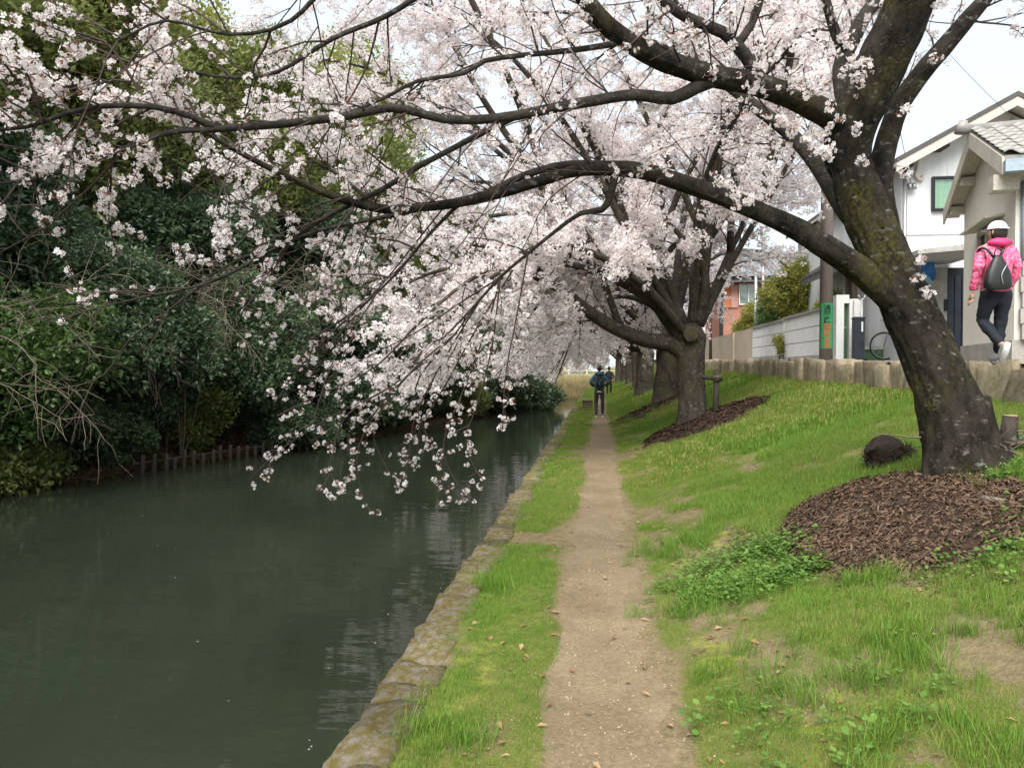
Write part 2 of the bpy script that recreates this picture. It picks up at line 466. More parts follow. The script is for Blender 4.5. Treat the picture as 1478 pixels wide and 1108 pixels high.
def scatter(name, protos, pos, rot, scl, parent=None, rng=None, kind='stuff', idx=None):
    pos = np.asarray(pos, np.float32); n = len(pos)
    me = bpy.data.meshes.new(name)
    me.vertices.add(n); me.vertices.foreach_set('co', pos.ravel())
    a = me.attributes.new('rot', 'FLOAT_VECTOR', 'POINT'); a.data.foreach_set('vector', np.asarray(rot, np.float32).ravel())
    a = me.attributes.new('scl', 'FLOAT', 'POINT'); a.data.foreach_set('value', np.asarray(scl, np.float32))
    a = me.attributes.new('idx', 'INT', 'POINT'); a.data.foreach_set('value', ((rng or np.random.default_rng(1)).integers(0, len(protos), n) if idx is None else np.asarray(idx)).astype(np.int32))
    for m in protos[0].data.materials: me.materials.append(m)
    o = link(name, me, None, parent, kind)
    md = o.modifiers.new('scatter', 'NODES'); md.node_group = gn_group(protos)
    return o
def proto(name, mb, mats, smooth=False):
    me = mb.mesh(name, smooth)
    for m in (mats if isinstance(mats, (list, tuple)) else [mats]): me.materials.append(m)
    return bpy.data.objects.new(name, me)       # not linked: only a shape to scatter
def rot_to(d, spin=0.0):
    q = Vector(d).to_track_quat('Z', 'Y')
    return np.array((q.to_matrix() @ Matrix.Rotation(spin, 3, 'Z')))
rng = np.random.default_rng(7)

def flower(mb, c, d, r, petals=5, rg=rng, notch=True):
    Rm = rot_to(d, rg.uniform(0, 6.28)); V = []; F = []
    cup = rg.uniform(0.15, 0.55)
    for k in range(petals):
        a = k * 2 * math.pi / petals; w = 0.60
        ca, sa = math.cos(a), math.sin(a)
        pts = [(0.08, 0, 0), (0.6, -w * 0.62, cup * 0.42), (1.0, -w * 0.28, cup * 0.8), (0.9, 0, cup * 0.78), (1.0, w * 0.28, cup * 0.8), (0.6, w * 0.62, cup * 0.42)]
        b = len(V)
        for (x, y, z) in pts: V.append((x * ca - y * sa, x * sa + y * ca, z))
        F += [(b, b + 1, b + 3), (b + 1, b + 2, b + 3), (b, b + 3, b + 5), (b + 3, b + 4, b + 5)]
    mb.add(np.asarray(V) * r @ Rm.T + c, F)
def flower_lo(mb, c, d, r, rg=rng):
    Rm = rot_to(d, rg.uniform(0, 6.28)); cup = rg.uniform(0.2, 0.6)
    V = [(0, 0, 0)]
    for k in range(5):
        a = k * 2 * math.pi / 5
        V.append((math.cos(a), math.sin(a), cup)); 
        V.append((0.62 * math.cos(a + 0.628), 0.62 * math.sin(a + 0.628), cup * 0.6))
    F = [(0, 1 + k, 1 + (k + 1) % 10) for k in range(10)]
    mb.add(np.asarray(V) * r @ Rm.T + c, F)
def rand_dir(rg, up=0.0):
    v = rg.normal(size=3); v[2] += up
    return v / np.linalg.norm(v)
def blossom_proto(i, n, R0, fr, lo, mat):
    rg = np.random.default_rng(100 + i + (50 if lo else 0)); mb = MB()
    for k in range(n):
        d = rand_dir(rg, -0.25); p = d * R0 * rg.uniform(0.55, 1.0)
        fd = d + 0.5 * rand_dir(rg)
        (flower_lo if lo else flower)(mb, p, fd / np.linalg.norm(fd), fr * rg.uniform(0.85, 1.1), rg=rg)
        if not lo:   # pedicel and calyx
            q = p * 0.9
            mb.add([p * 0.1 + (0.0012, 0, 0), p * 0.1 - (0.0012, 0, 0), q - (0.003, 0, 0), q + (0.003, 0, 0)], [(0, 1, 2, 3)], 1)
    if not lo:
        for k in range(3):   # buds and bronze young leaves at the node
            d = rand_dir(rg, 0.2); p = d * R0 * 0.6; s_ = R0 * 0.16
            mb.add([p * 0.3, p + (s_, 0, 0), p * 1.5, p - (s_ * 0.5, s_, 0)], [(0, 1, 2, 3)], 1)
    else:
        for k in range(2):
            d = rand_dir(rg, 0.2); p = d * R0 * 0.7; s_ = R0 * 0.14
            mb.add([p * 0.3, p + (s_, 0, 0), p * 1.4, p - (s_ * 0.5, s_, 0)], [(0, 1, 2, 3)], 1)
    return proto('blossom_cluster_%d%s' % (i, 'far' if lo else ''), mb, [mat, M_calyx])
P_BLOS = [blossom_proto(i, n, 0.036, 0.0175, False, M_petal) for i, n in enumerate((6, 8, 5, 7))]
P_BLOSF = [blossom_proto(i, n, 0.055, 0.021, True, M_petal2) for i, n in enumerate((13, 16, 11))]
P_BLOSFF = [blossom_proto(i + 10, n, 0.085, 0.036, True, M_petal2) for i, n in enumerate((12, 14))]

def leaf_proto(name, n, R0, ln, wd, mat, seed, droop=0.3):
    rg = np.random.default_rng(seed); mb = MB()
    for k in range(n):
        d = rand_dir(rg, 0.1); p = d * R0 * rg.uniform(0.2, 1.0)
        e = d + rand_dir(rg) * 0.7; e[2] -= droop; e /= np.linalg.norm(e)
        s_ = np.cross(e, rand_dir(rg)); s_ /= np.linalg.norm(s_); nn = np.cross(s_, e)
        L = ln * rg.uniform(0.7, 1.2); w = wd * rg.uniform(0.8, 1.2)
        mb.add([p, p + e * L * 0.45 + s_ * w - nn * w * 0.3, p + e * L - nn * L * 0.12, p + e * L * 0.45 - s_ * w - nn * w * 0.3, p + e * L * 0.45], [(0, 1, 4), (1, 2, 4), (0, 4, 3), (4, 2, 3)])
    return proto(name, mb, mat)
def leafset(tagname, mat, n, R0, ln, wd, seed): return [leaf_proto('%s_%d' % (tagname, i), n, R0, ln, wd, mat, seed + i) for i in range(3)]
P_DARK = leafset('dark_sprig', M_darkleaf, 16, 0.20, 0.13, 0.028, 300)
P_GREEN = leafset('green_sprig', M_greenleaf, 14, 0.16, 0.12, 0.034, 310)
P_MID = leafset('mid_sprig', M_midleaf, 18, 0.26, 0.13, 0.032, 320)
P_LIME = leafset('lime_sprig', M_limeleaf, 18, 0.26, 0.12, 0.034, 330)
P_TAN = leafset('tan_sprig', M_tanleaf, 12, 0.2, 0.12, 0.03, 340)
P_SHRUB = leafset('shrub_sprig', M_limeleaf, 16, 0.11, 0.07, 0.02, 350)
P_SHRUBG = leafset('shrub_green_sprig', M_greenleaf, 16, 0.11, 0.07, 0.02, 360)

def grass_proto(name, n, h, spread, w, mat, seed):
    rg = np.random.default_rng(seed); mb = MB()
    for k in range(n):
        a = rg.uniform(0, 6.28); b = rg.normal(size=2) * spread * 0.5
        H = h * rg.uniform(0.45, 1.15); lean = rg.uniform(0.15, 0.8) * H; dx, dy = math.cos(a), math.sin(a)
        sx, sy = -dy * w * rg.uniform(0.7, 1.2), dx * w
        V = []
        for t, ww in ((0, 1.0), (0.5, 0.8)):
            cx, cy, z = b[0] + dx * lean * t * t, b[1] + dy * lean * t * t, H * (t - 0.12 * t * t) - 0.01 * (t == 0)
            V += [(cx - sx * ww, cy - sy * ww, z), (cx + sx * ww, cy + sy * ww, z)]
        V.append((b[0] + dx * lean, b[1] + dy * lean, H * 0.86))
        mb.add(V, [(0, 1, 3), (0, 3, 2), (2, 3, 4)])
    return proto(name, mb, mat)
P_GRASS = [grass_proto('grass_tuft_%d' % i, 16, 0.13, 0.14, 0.0026, M_grass, 400 + i) for i in range(3)] + [grass_proto('grass_tuft_dry', 14, 0.11, 0.15, 0.0024, M_grass2, 409)]
P_GRASSF = [grass_proto('grass_far_%d' % i, 20, 0.11, 0.24, 0.006, M_grass, 420 + i) for i in range(2)] + [grass_proto('grass_far_dry', 20, 0.09, 0.22, 0.006, M_grass2, 424)]
P_TALL = [grass_proto('grass_tall_%d' % i, 34, 0.24, 0.12, 0.0028, M_grass, 430 + i) for i in range(2)]
def weed_proto(i):
    rg = np.random.default_rng(440 + i); mb = MB()
    for k in range(11):
        a = rg.uniform(0, 6.28); r_ = rg.uniform(0.01, 0.07); z = rg.uniform(0.03, 0.13)
        c = np.array([math.cos(a) * r_, math.sin(a) * r_, z]); e = np.array([math.cos(a), math.sin(a), rg.uniform(-0.2, 0.5)]); s_ = np.array([-math.sin(a), math.cos(a), rg.uniform(-.3, .3)])
        L = rg.uniform(0.025, 0.05); w = L * 0.42
        mb.add([c, c + e * L * 0.35 + s_ * w, c + e * L * 0.8 + s_ * w * 0.7, c + e * L, c + e * L * 0.8 - s_ * w * 0.7, c + e * L * 0.35 - s_ * w], [(0, 1, 2), (0, 2, 3), (0, 3, 4), (0, 4, 5)])
        mb.add([(0.001, 0, -0.01), (-0.001, 0, -0.01), c], [(0, 1, 2)])
    return proto('weed_%d' % i, mb, M_weed)
P_WEED = [weed_proto(i) for i in range(3)]

# ------------------------------------------------------------------ terrain
def roadz(Y): return 1.655 + 0.0125 * (np.clip(Y, -10, 60) - 7.6)
def bankx(Y): return np.interp(Y, [-20, 5, 14.6, 20, 22.6, 32, 46, 56, 62, 66], [-12, -12, -11.4, -9.9, -8.8, -7.2, -5.0, -4.0, -2.4, -0.95])
WZ = -0.8
MOUNDS = [(2.12, 5.80, 0.84, 1.30), (*at(1020, 618, 15.2)[:2], 1.25, 1.5), (1.9, 23.0, 1.5, 1.4), (2.1, 39.0, 1.3, 1.3)]
def cover(X, Y):
    """how green the bank is, 0..1"""
    n = fbm(X * 1.1 + 5, Y * 0.7 + 2, 0, 4)
    g = 0.68 + 0.12 * sstep(Y, 4.5, 7) - 0.06 * (X < 0) + (n - 0.5) * 2.9 + (fbm(X * 3.4 + 9, Y * 2.2 + 4, 2.0, 3) - 0.5) * (1.7 + 0.6 * (X < 0))
    edge = 0.21 + 0.09 * (fbm(Y * 0.9, X * 0 + 3.3, 0, 3) - 0.5) * 2
    ed2 = 0.24 + 0.06 * sstep(Y, 6, 3) + 0.12 * (fbm(Y * 0.8 + 40, X * 0 + 1.3, 0, 3) - 0.5) * 2
    g = g * np.where(X < 0, sstep(-X, edge - 0.02, edge + 0.14), sstep(X, ed2 - 0.04, ed2 + 0.2))
    g = g + 0.35 * sstep(Y, 7, 12) * sstep(np.abs(X - 0.02), 0.22, 0.45)
    g = g - 0.5 * sstep(Y, 5.2, 3.4) * sstep(X, 1.5, 1.0) * (X > 0) * 0.5
    g = g - 0.35 * sstep(X, -0.95, -0.8) * sstep(-X, 0.5, 0.8) * 0
    for (mx, my, rx, ry) in MOUNDS:
        d = np.sqrt(((X - mx) / rx) ** 2 + ((Y - my) / ry) ** 2) + 0.3 * (fbm(X * 2, Y * 2, 4.0, 3) - 0.5)
        g = g * sstep(d, 0.8, 1.05)
    return np.clip(g, 0, 1)
def mound(X, Y):
    z = np.zeros_like(np.asarray(X, float))
    for k, (mx, my, rx, ry) in enumerate(MOUNDS):
        d = np.sqrt(((X - mx) / rx) ** 2 + ((Y - my) / ry) ** 2)
        z = z + (0.17 if k == 0 else 0.16) * np.clip(1 - d, 0, 1) ** 0.8
    return z
def H(X, Y, rough=True):
    X = np.asarray(X, float); Y = np.asarray(Y, float)
    wbz = roadz(Y) - 0.36
    t = np.clip((X - 0.42) / (4.12 - 0.42), 0, 1)
    z = wbz * t ** 1.12
    if rough:
        z = z + 0.05 * (fbm(X * 1.3, Y * 1.3, 0, 4) - 0.5) * sstep(np.abs(X), 0.3, 0.8)
    rag = 0.22 * (fbm(X * 4 + 3, Y * 2.6, 6.0, 4) - 0.5)
    pe = 0.20 + 0.08 * (fbm(Y * 0.9, np.zeros_like(Y) + 3.3, 0, 3) - 0.5) * 2 + rag
    pr = 0.22 + 0.10 * (fbm(Y * 0.8 + 40, np.zeros_like(Y) + 1.3, 0, 3) - 0.5) * 2 + rag
    dent = np.where(X < 0, sstep(-X, pe + 0.16, pe - 0.10), sstep(X, pr + 0.16, pr - 0.10))
    z = z - 0.03 * dent
    z = np.where(X > 4.2, roadz(Y) - 0.05, z)
    bx = bankx(Y); d = bx - X
    left = -0.95 + 1.15 * sstep(d, 0.0, 1.5) + 0.26 * np.clip(d, 0, 16) + 0.12 * (fbm(X * 0.9, Y * 0.9, 2.0, 3) - 0.5) * sstep(d, 0, 1)
    z = np.where(X < -0.90, np.where(d > 0, left, -1.7), z)
    e = sstep(Y, 61.5, 66)
    z = np.where(X < -0.90, z * (1 - e) + np.maximum(np.where(d > 3, left, 0.2), 0.2) * e, z)
    return z
def build_ground():
    xs = np.concatenate([[-260, -120, -60, -40, -30], np.arange(-24, -13, 1.0), np.arange(-13, -2, 0.35), np.arange(-2, -0.95, 0.3), [-0.905, -0.895], np.arange(-0.85, 4.16, 0.06), [4.19, 4.21, 4.6, 6, 9, 14, 20, 30, 45, 70, 120, 260]])
    ys = np.concatenate([[-60, -30, -15, -8, -4, -1], np.arange(0, 9, 0.07), np.arange(9, 20, 0.16), np.arange(20, 44, 0.4), np.arange(44, 72, 1.0), [75, 80, 90, 110, 150, 220, 400]])
    X, Y = np.meshgrid(xs, ys)
    Z = H(X, Y)
    V = np.stack([X, Y, Z], -1).reshape(-1, 3)
    nx, ny = len(xs), len(ys)
    i = np.arange(ny - 1)[:, None] * nx; j = np.arange(nx - 1)[None, :]
    F = np.stack([i + j, i + j + 1, i + nx + j + 1, i + nx + j], -1).reshape(-1, 4)
    me = mesh_np('ground', V, [F], True)
    x, y = V[:, 0], V[:, 1]
    cv = np.where((x > -0.9) & (x < 4.2), cover(x, y), np.where(x > 4.2, 0.1, 0.3 + 0.5 * (y > 60)))
    mo = np.where((x > -0.9) & (x < 4.2), np.clip((fbm(x * 1.9 + 30, y * 1.2, 7.0, 4) - 0.5) * 4, 0, 0.5) * sstep(np.abs(x), 0.35, 0.6), 0)
    li = np.where((x < -0.9) & (y < 61), 1.0, 0.0)
    for nm, a in (('cover', cv), ('moss', mo), ('litter', li)):
        at_ = me.attributes.new(nm, 'FLOAT', 'POINT'); at_.data.foreach_set('value', a.astype(np.float32))
    return struct(link('ground', me, M_ground))
build_ground()

mb = MB()
ys = np.concatenate([np.arange(-3, 20, 0.25), np.arange(20, 76, 1.0)])
xs = np.linspace(-0.62, 0.75, 12)
X, Y = np.meshgrid(xs, ys); Z = -0.012 + 0.010 * (fbm(X * 3, Y * 2, 1.0, 3) - 0.5) - 0.006 * (1 - np.clip(np.abs(X - 0.03) / 0.3, 0, 1))
n_ = len(xs); i = np.arange(len(ys) - 1)[:, None] * n_; j = np.arange(n_ - 1)[None, :]
mb.add(np.stack([X, Y, Z], -1).reshape(-1, 3), np.stack([i + j, i + j + 1, i + n_ + j + 1, i + n_ + j], -1).reshape(-1, 4))
struct(mb.build('path', M_path, smooth=True))

mb = MB()
mb.add([(-30, -40, WZ), (-0.85, -40, WZ), (-0.85, 68, WZ), (-30, 68, WZ)], [(0, 1, 2, 3)])
struct(mb.build('water', M_water))

M_road = surf('road_asphalt', (0.30, 0.285, 0.26), (0.22, 0.21, 0.19), 3, 0.9, 0.3)
mb = MB(); yy = np.arange(-10, 90, 2.0); V = []
for y in yy: V += [(4.12, y, float(roadz(y)) - 0.012), (12.0, y, float(roadz(y)) + 0.02)]
mb.add(V, [(2 * k, 2 * k + 1, 2 * k + 3, 2 * k + 2) for k in range(len(yy) - 1)])
struct(mb.build('road', M_road))

r_ = np.random.default_rng(90); mb = MB()
for k in range(110):
    y = 4.5 + 26 * r_.random() ** 1.4; x = r_.uniform(float(bankx(y)) + 0.5, -1.2) if r_.random() < 0.5 else -1.2 - abs(r_.normal(0, 0.8)); a = r_.uniform(0, 6.28); L = r_.uniform(0.006, 0.011)
    e = np.array([math.cos(a), math.sin(a), 0]) * L; f = np.array([-math.sin(a), math.cos(a), 0]) * L * 0.7; c = np.array([x, y, WZ + 0.004])
    mb.add([c - e, c + f, c + e, c - f], [(0, 1, 2, 3)])
stuff(mb.build('floating_petals', M_petal), 'loose pale petals drifting on the dark canal water', 'petals')

# ------------------------------------------------------------------ stones
def stone_mesh(name, cuts, seed, amp, rnd=0.25):
    """unit stone, -0.5..0.5 each way"""
    bm = bmesh.new(); bmesh.ops.create_cube(bm, size=1.0)
    bmesh.ops.subdivide_edges(bm, edges=bm.edges[:], cuts=cuts, use_grid_fill=True)
    P = np.array([v.co[:] for v in bm.verts])
    q = np.abs(P) * 2; big = np.sort(q, axis=1)
    edge = np.clip((big[:, 1] - 0.45) / 0.55, 0, 1) ** 2
    P = P * (1 - rnd * 0.35 * edge[:, None] * (0.6 + 0.8 * vnoise(P[:, 0] * 2 + seed, P[:, 1] * 2, P[:, 2] * 2)[:, None]))
    for a in range(3):
        P[:, a] += amp * 2 * (fbm(P[:, 0] * 2.3 + seed * 1.7 + a * 9, P[:, 1] * 2.3, P[:, 2] * 2.3 + a * 5, 3) - 0.5)
    for v, p in zip(bm.verts, P): v.co = p
    for f in bm.faces: f.smooth = True
    me = bpy.data.meshes.new(name); bm.to_mesh(me); bm.free()
    return me
rs = np.random.default_rng(21)
cw = thing('canal_wall', 'low mossy stone wall edging the canal beside the dirt path', 'wall', (-0.95, 15, WZ))
SM = [stone_mesh('stone', 3, s, 0.12, 0.26) for s in range(8)]
for m in SM: m.materials.append(M_coping)
mb = MB(); mb.box(-1.03, -0.86, -3, 64, -1.7, -0.10); 
M_wallface = stone_mat('wall_core', (0.2, 0.17, 0.12), (0.1, 0.085, 0.06), (0.10, 0.09, 0.03), 0.5)
mb.build('wall_core', M_wallface, cw)
def put(me, name, parent, loc, scl, rot):
    o = bpy.data.objects.new(name, me); COL.objects.link(o); o.parent = parent
    o.matrix_parent_inverse = parent.matrix_basis.inverted()
    o.location = loc; o.scale = scl; o.rotation_euler = rot
    return o
y = 1.2
while y < 40:
    L = rs.uniform(0.2, 0.42) * (1 if y < 12 else 1.25 if y < 24 else 1.8); w = rs.uniform(0.25, 0.31)
    put(SM[rs.integers(8)], 'stone', cw, (-1.10 + w / 2 + rs.normal() * 0.008, y + L / 2, -0.095 + rs.normal() * 0.010), (w, L * 1.2, 0.24), (rs.normal() * 0.025, rs.normal() * 0.03, rs.normal() * 0.03))
    y += L
y = 1.2
while y < 14:          # second course, standing in the water
    L = rs.uniform(0.3, 0.5)
    put(SM[rs.integers(8)], 'stone', cw, (-0.96, y + L / 2, -0.40), (0.25, L * 1.02, 0.42), (0, 0, rs.normal() * 0.03)); y += L
mb = MB(); y = 40
while y < 64:
    L = rs.uniform(0.5, 0.8); mb.box(-1.10 + rs.normal() * 0.01, -0.78, y, y + L - 0.03, -0.25, 0.02 + rs.normal() * 0.012); y += L
mb.build('far_coping', M_coping, cw, kind='stuff')

rw = thing('retaining_wall', 'rough upright stone wall holding the raised road above the grass slope', 'wall', (4.15, 20, 1.3))
SR = [stone_mesh('stone', 4, 40 + s, 0.11, 0.16) for s in range(8)]
for m in SR: m.materials.append(M_rstone)
y = 4.6; cnt = 0
while y < 46:
    L = rs.uniform(0.18, 0.72) * (1 if y < 22 else 1.4); hgt = 0.62 + rs.normal() * 0.03
    put(SR[rs.integers(8)], 'stone', rw, (4.13 + rs.normal() * 0.03, y + L / 2, float(roadz(y)) - hgt / 2 + 0.01 + rs.normal() * 0.025), (rs.uniform(0.24, 0.32), L * 1.03, hgt), (rs.normal() * 0.05, rs.normal() * 0.08, rs.normal() * 0.06)); y += L
mb = MB()
for k in range(21):
    y0 = 4 + k * 2.1; z = float(roadz(y0)); mb.box(4.1, 4.2, y0, y0 + 2.1, z - 0.8, z - 0.06)
mb.build('wall_core', M_wallface, rw, kind='stuff')

# ------------------------------------------------------------------ branch generator
def nrm(v): return v / (np.linalg.norm(v) + 1e-9)
def sprout(p, d, L, n, wander, trop, rg):
    P = [p]; st = L / n; d = nrm(d)
    for k in range(n):
        d = nrm(d + rg.normal(size=3) * wander + np.asarray(trop) * st)
        P.append(P[-1] + d * st)
    return np.array(P)
def along(P, step, rg, t0=0.0, jit=0.5):
    seg = np.linalg.norm(np.diff(P, axis=0), axis=1); L = np.concatenate([[0], np.cumsum(seg)]); tot = L[-1]
    s = np.arange(t0 * tot + step * 0.5, tot, step)
    s = np.clip(s + rg.uniform(-jit, jit, len(s)) * step, 0, tot - 1e-4)
    k = np.clip(np.searchsorted(L, s) - 1, 0, len(seg) - 1); f = (s - L[k]) / (seg[k] + 1e-9)
    return P[k] + (P[k + 1] - P[k]) * f[:, None], np.array([nrm(P[a + 1] - P[a]) for a in k]) if len(k) else np.zeros((0, 3)), s / tot, k
def side_dir(T, rg, spread, up, bias=(0, 0, 0)):
    a = rg.normal(size=3); a = nrm(a - T * a.dot(T))
    return nrm(T * math.cos(spread) + a * math.sin(spread) + np.array([0, 0, up]) + np.asarray(bias))
def flowering(limbs, rg, s1=0.4, l1=(0.6, 1.4), s2=0.15, l2=(0.2, 0.5), sb=0.07, up1=0.1, tr1=(0, 0, -0.35), t0=0.25, keep=None, bias=(0, 0, 0), jit=0.02, twig_k=(5, 3), r1=0.011, sizes=(0.8, 1.25), tw_min=0.0022, limb_blossom=0.0):
    """limbs: [(P,R)] -> MB of twigs, blossom positions"""
    tw = MB(); pts = []
    for li, (P, Rr) in enumerate(limbs):
        t_start = t0 if not isinstance(t0, (list, tuple)) else t0[li]
        q, T, s, k = along(P, s1, rg, t_start)
        for a in range(len(q)):
            Ln = rg.uniform(*l1) * (1.1 - 0.45 * s[a])
            b = sprout(q[a], side_dir(T[a], rg, rg.uniform(0.5, 1.2), up1, bias), Ln, 6, 0.12, tr1, rg)
            if keep is not None and not keep(b[-1]): continue
            rr = min(r1 * (0.6 + 0.4 * Ln / l1[1]), 0.6 * Rr[min(k[a], len(Rr) - 1)] + 0.002)
            tw.tube(b, np.linspace(rr, 0.0035, 7), twig_k[0], cap=False)
            q2, T2, s2_, _ = along(b, s2, rg, 0.12)
            for c in range(len(q2)):
                L2 = rg.uniform(*l2) * (1.1 - 0.5 * s2_[c])
                b2 = sprout(q2[c], side_dir(T2[c], rg, rg.uniform(0.4, 1.1), 0.05), L2, 4, 0.16, (0, 0, -0.5), rg)
                if keep is not None and not keep(b2[-1]): continue
                tw.tube(b2, np.linspace(0.0042, tw_min, 5), twig_k[1], cap=False)
                q3, _, _, _ = along(b2, sb, rg, 0.15)
                if len(q3): pts.append(q3 + rg.normal(size=q3.shape) * jit)
            q3, _, _, _ = along(b, sb * 1.6, rg, 0.35)
            if len(q3): pts.append(q3 + rg.normal(size=q3.shape) * jit)
        if limb_blossom:
            q3, T3, _, _ = along(P, limb_blossom, rg, t_start)
            if len(q3): pts.append(q3 + rg.normal(size=q3.shape) * 0.05)
    pts = np.vstack(pts)
    return tw, pts
def blossoms(name, protos, pts, rg, parent, sc=(0.8, 1.25)):
    n = len(pts)
    rot = np.stack([rg.normal(0, 0.7, n), rg.normal(0, 0.7, n), rg.uniform(0, 6.28, n)], -1)
    return scatter(name, protos, pts, rot, rg.uniform(sc[0], sc[1], n), parent, rg)

# ------------------------------------------------------------------ the near cherry tree (limbs traced, depth from trunk outwards)
def limb(rows):
    """rows: (px, py, depth, half-width in px)"""
    P = np.array([at(a, b, c) for a, b, c, _ in rows]); Rr = np.array([w * (0.70 if w < 30 else 0.98) * c / FPX for _, _, c, w in rows])
    return catmull(P, Rr, 0.09)
rgN = np.random.default_rng(5)
base = at(1385, 655, 6.4)
t1 = thing('cherry_tree', 'old dark cherry tree with leaning mossy trunk, its limbs arching low across the canal', 'tree', tuple(base))
mb = MB()
trunk = limb([(1402, 700, 6.35, 64), (1392, 660, 6.38, 50), (1380, 610, 6.4, 42), (1356, 550, 6.42, 37.5), (1332, 490, 6.45, 34.5), (1306, 430, 6.46, 33.5), (1280, 375, 6.46, 32.5), (1255, 320, 6.46, 31), (1236, 265, 6.44, 30.2), (1224, 215, 6.40, 27), (1232, 175, 6.36, 20)])
mb.tube(*catmull(trunk[0][::3], trunk[1][::3], 0.03), k=64, amp=0.16, seed=2, fq=1.6, fine=0.13)
for (dx, dy, r0) in ((-0.20, -0.16, .10), (0.07, -0.26, .11), (0.26, -0.02, .12), (-0.1, 0.28, .10)):     # root flare
    b0 = base + np.array([dx * 0.3, dy * 0.3, 0.42]); b1 = base + np.array([dx, dy, 0]); b1[2] = float(H(b1[0], b1[1])) + 0.02
    b2 = base + np.array([dx * 1.7, dy * 1.7, 0]); b2[2] = float(H(b2[0], b2[1])) - 0.08
    mb.tube(*catmull([b0, (b0 + b1) / 2 - np.array([0, 0, 0.05]), b1, b2], [r0 * 1.1, r0, r0 * 0.72, r0 * 0.3], 0.06), k=12, amp=0.2, seed=dx)
mb.build('trunk', M_bark, t1, smooth=True)
LA = limb([(1290, 440, 6.42, 22), (1250, 398, 6.36, 27), (1205, 365, 6.3, 24), (1150, 331, 6.25, 20), (1090, 303, 6.18, 18), (1040, 283, 6.1, 17), (990, 266, 6.05, 17), (940, 250, 6.0, 16), (885, 243, 5.9, 16), (840, 246, 5.85, 12), (800, 255, 5.8, 11), (735, 275, 5.75, 10.5), (670, 291, 5.7, 10), (610, 299, 5.65, 9.5), (560, 302, 5.6, 9), (500, 290, 5.5, 8), (440, 266, 5.4, 7), (380, 238, 5.3, 6.2), (325, 208, 5.2, 5.2), (275, 178, 5.1, 4.2), (225, 150, 5.0, 3), (190, 138, 4.95, 2)])
LA2 = limb([(885, 240, 5.92, 11), (820, 238, 5.9, 9), (760, 252, 5.9, 7.5), (700, 279, 5.88, 6.5), (640, 294, 5.85, 6), (560, 312, 5.8, 5.2), (480, 328, 5.75, 4.4), (410, 350, 5.7, 3.6), (350, 372, 5.7, 2.6), (300, 400, 5.65, 2)])
LB5 = limb([(745, 168, 5.3, 7), (700, 190, 5.35, 6.5), (652, 215, 5.4, 6), (600, 243, 5.45, 6), (554, 272, 5.5, 5.5), (473, 312, 5.6, 5), (400, 357, 5.65, 4.4), (345, 388, 5.7, 3.8), (292, 411, 5.7, 3), (203, 430, 5.7, 2.4), (130, 447, 5.7, 1.8), (62, 464, 5.7, 1.3)])
LAh = limb([(888, 250, 5.9, 8.5), (880, 285, 5.92, 7.5), (868, 303, 5.94, 7), (838, 308, 5.95, 4.6), (800, 335, 6.0, 3.8), (762, 366, 6.0, 3.1), (722, 400, 6.05, 3.2), (686, 440, 6.1, 2.4), (650, 478, 6.1, 1.8)])
LAd = limb([(662, 295, 5.72, 4.5), (618, 340, 5.75, 3.4), (578, 388, 5.8, 2.8), (530, 435, 5.85, 2.3), (480, 470, 5.9, 2.4), (430, 500, 5.9, 1.8)])
LAe = limb([(292, 411, 5.7, 2.6), (240, 450, 5.75, 2.2), (187, 490, 5.8, 1.9), (150, 540, 5.8, 1.5), (90, 560, 5.8, 1.2), (20, 555, 5.8, 1)])
LB = limb([(1232, 190, 6.36, 26), (1190, 163, 6.2, 26), (1138, 138, 6.0, 24), (1085, 120, 5.85, 22), (1030, 112, 5.7, 21), (985, 96, 5.6, 21), (940, 80, 5.5, 20), (895, 52, 5.4, 19), (855, 14, 5.3, 18), (820, -40, 5.2, 16), (760, -90, 5.0, 12), (680, -120, 4.8, 8)])
LB2 = limb([(1040, 112, 5.72, 15), (1005, 126, 5.66, 14), (970, 142, 5.6, 13), (915, 137, 5.5, 11.5), (860, 145, 5.4, 11), (800, 156, 5.3, 10.5), (740, 168, 5.2, 10.5), (690, 173, 5.1, 10), (640, 172, 5.0, 9.5), (600, 162, 4.92, 9), (560, 156, 4.85, 9), (500, 168, 4.75, 8.8), (400, 180, 4.6, 8.5), (310, 186, 4.45, 8)])
LB2a = limb([(315, 186, 4.46, 7.5), (275, 168, 4.4, 7), (225, 155, 4.3, 6.5), (150, 153, 4.2, 6), (90, 166, 4.1, 5), (40, 183, 4.05, 4.4), (-40, 192, 3.95, 3.5), (-110, 215, 3.9, 2.2)])
LB2b = limb([(312, 187, 4.45, 6.5), (245, 191, 4.4, 6), (180, 214, 4.3, 5.5), (110, 240, 4.2, 5), (50, 258, 4.15, 4.5), (-30, 268, 4.05, 3.6), (-120, 280, 4.0, 2)])
LB3 = limb([(1000, 100, 5.6, 8), (960, 70, 5.5, 7), (920, 60, 5.45, 6.5), (826, 73, 5.3, 6), (755, 80, 5.2, 5.5), (700, 88, 5.15, 5), (670, 106, 5.1, 4.6), (603, 117, 5.0, 4.2), (562, 138, 4.95, 3.6), (500, 165, 4.9, 3)])
LB4 = limb([(1100, 118, 5.88, 13), (1075, 80, 5.8, 13), (1045, 48, 5.7, 12), (1000, 30, 5.6, 11), (958, 2, 5.5, 10), (920, -50, 5.4, 8), (860, -110, 5.2, 5)])
LB6 = limb([(1060, 70, 5.75, 9), (1085, 35, 5.8, 8), (1100, -10, 5.85, 8), (1110, -70, 5.9, 6)])
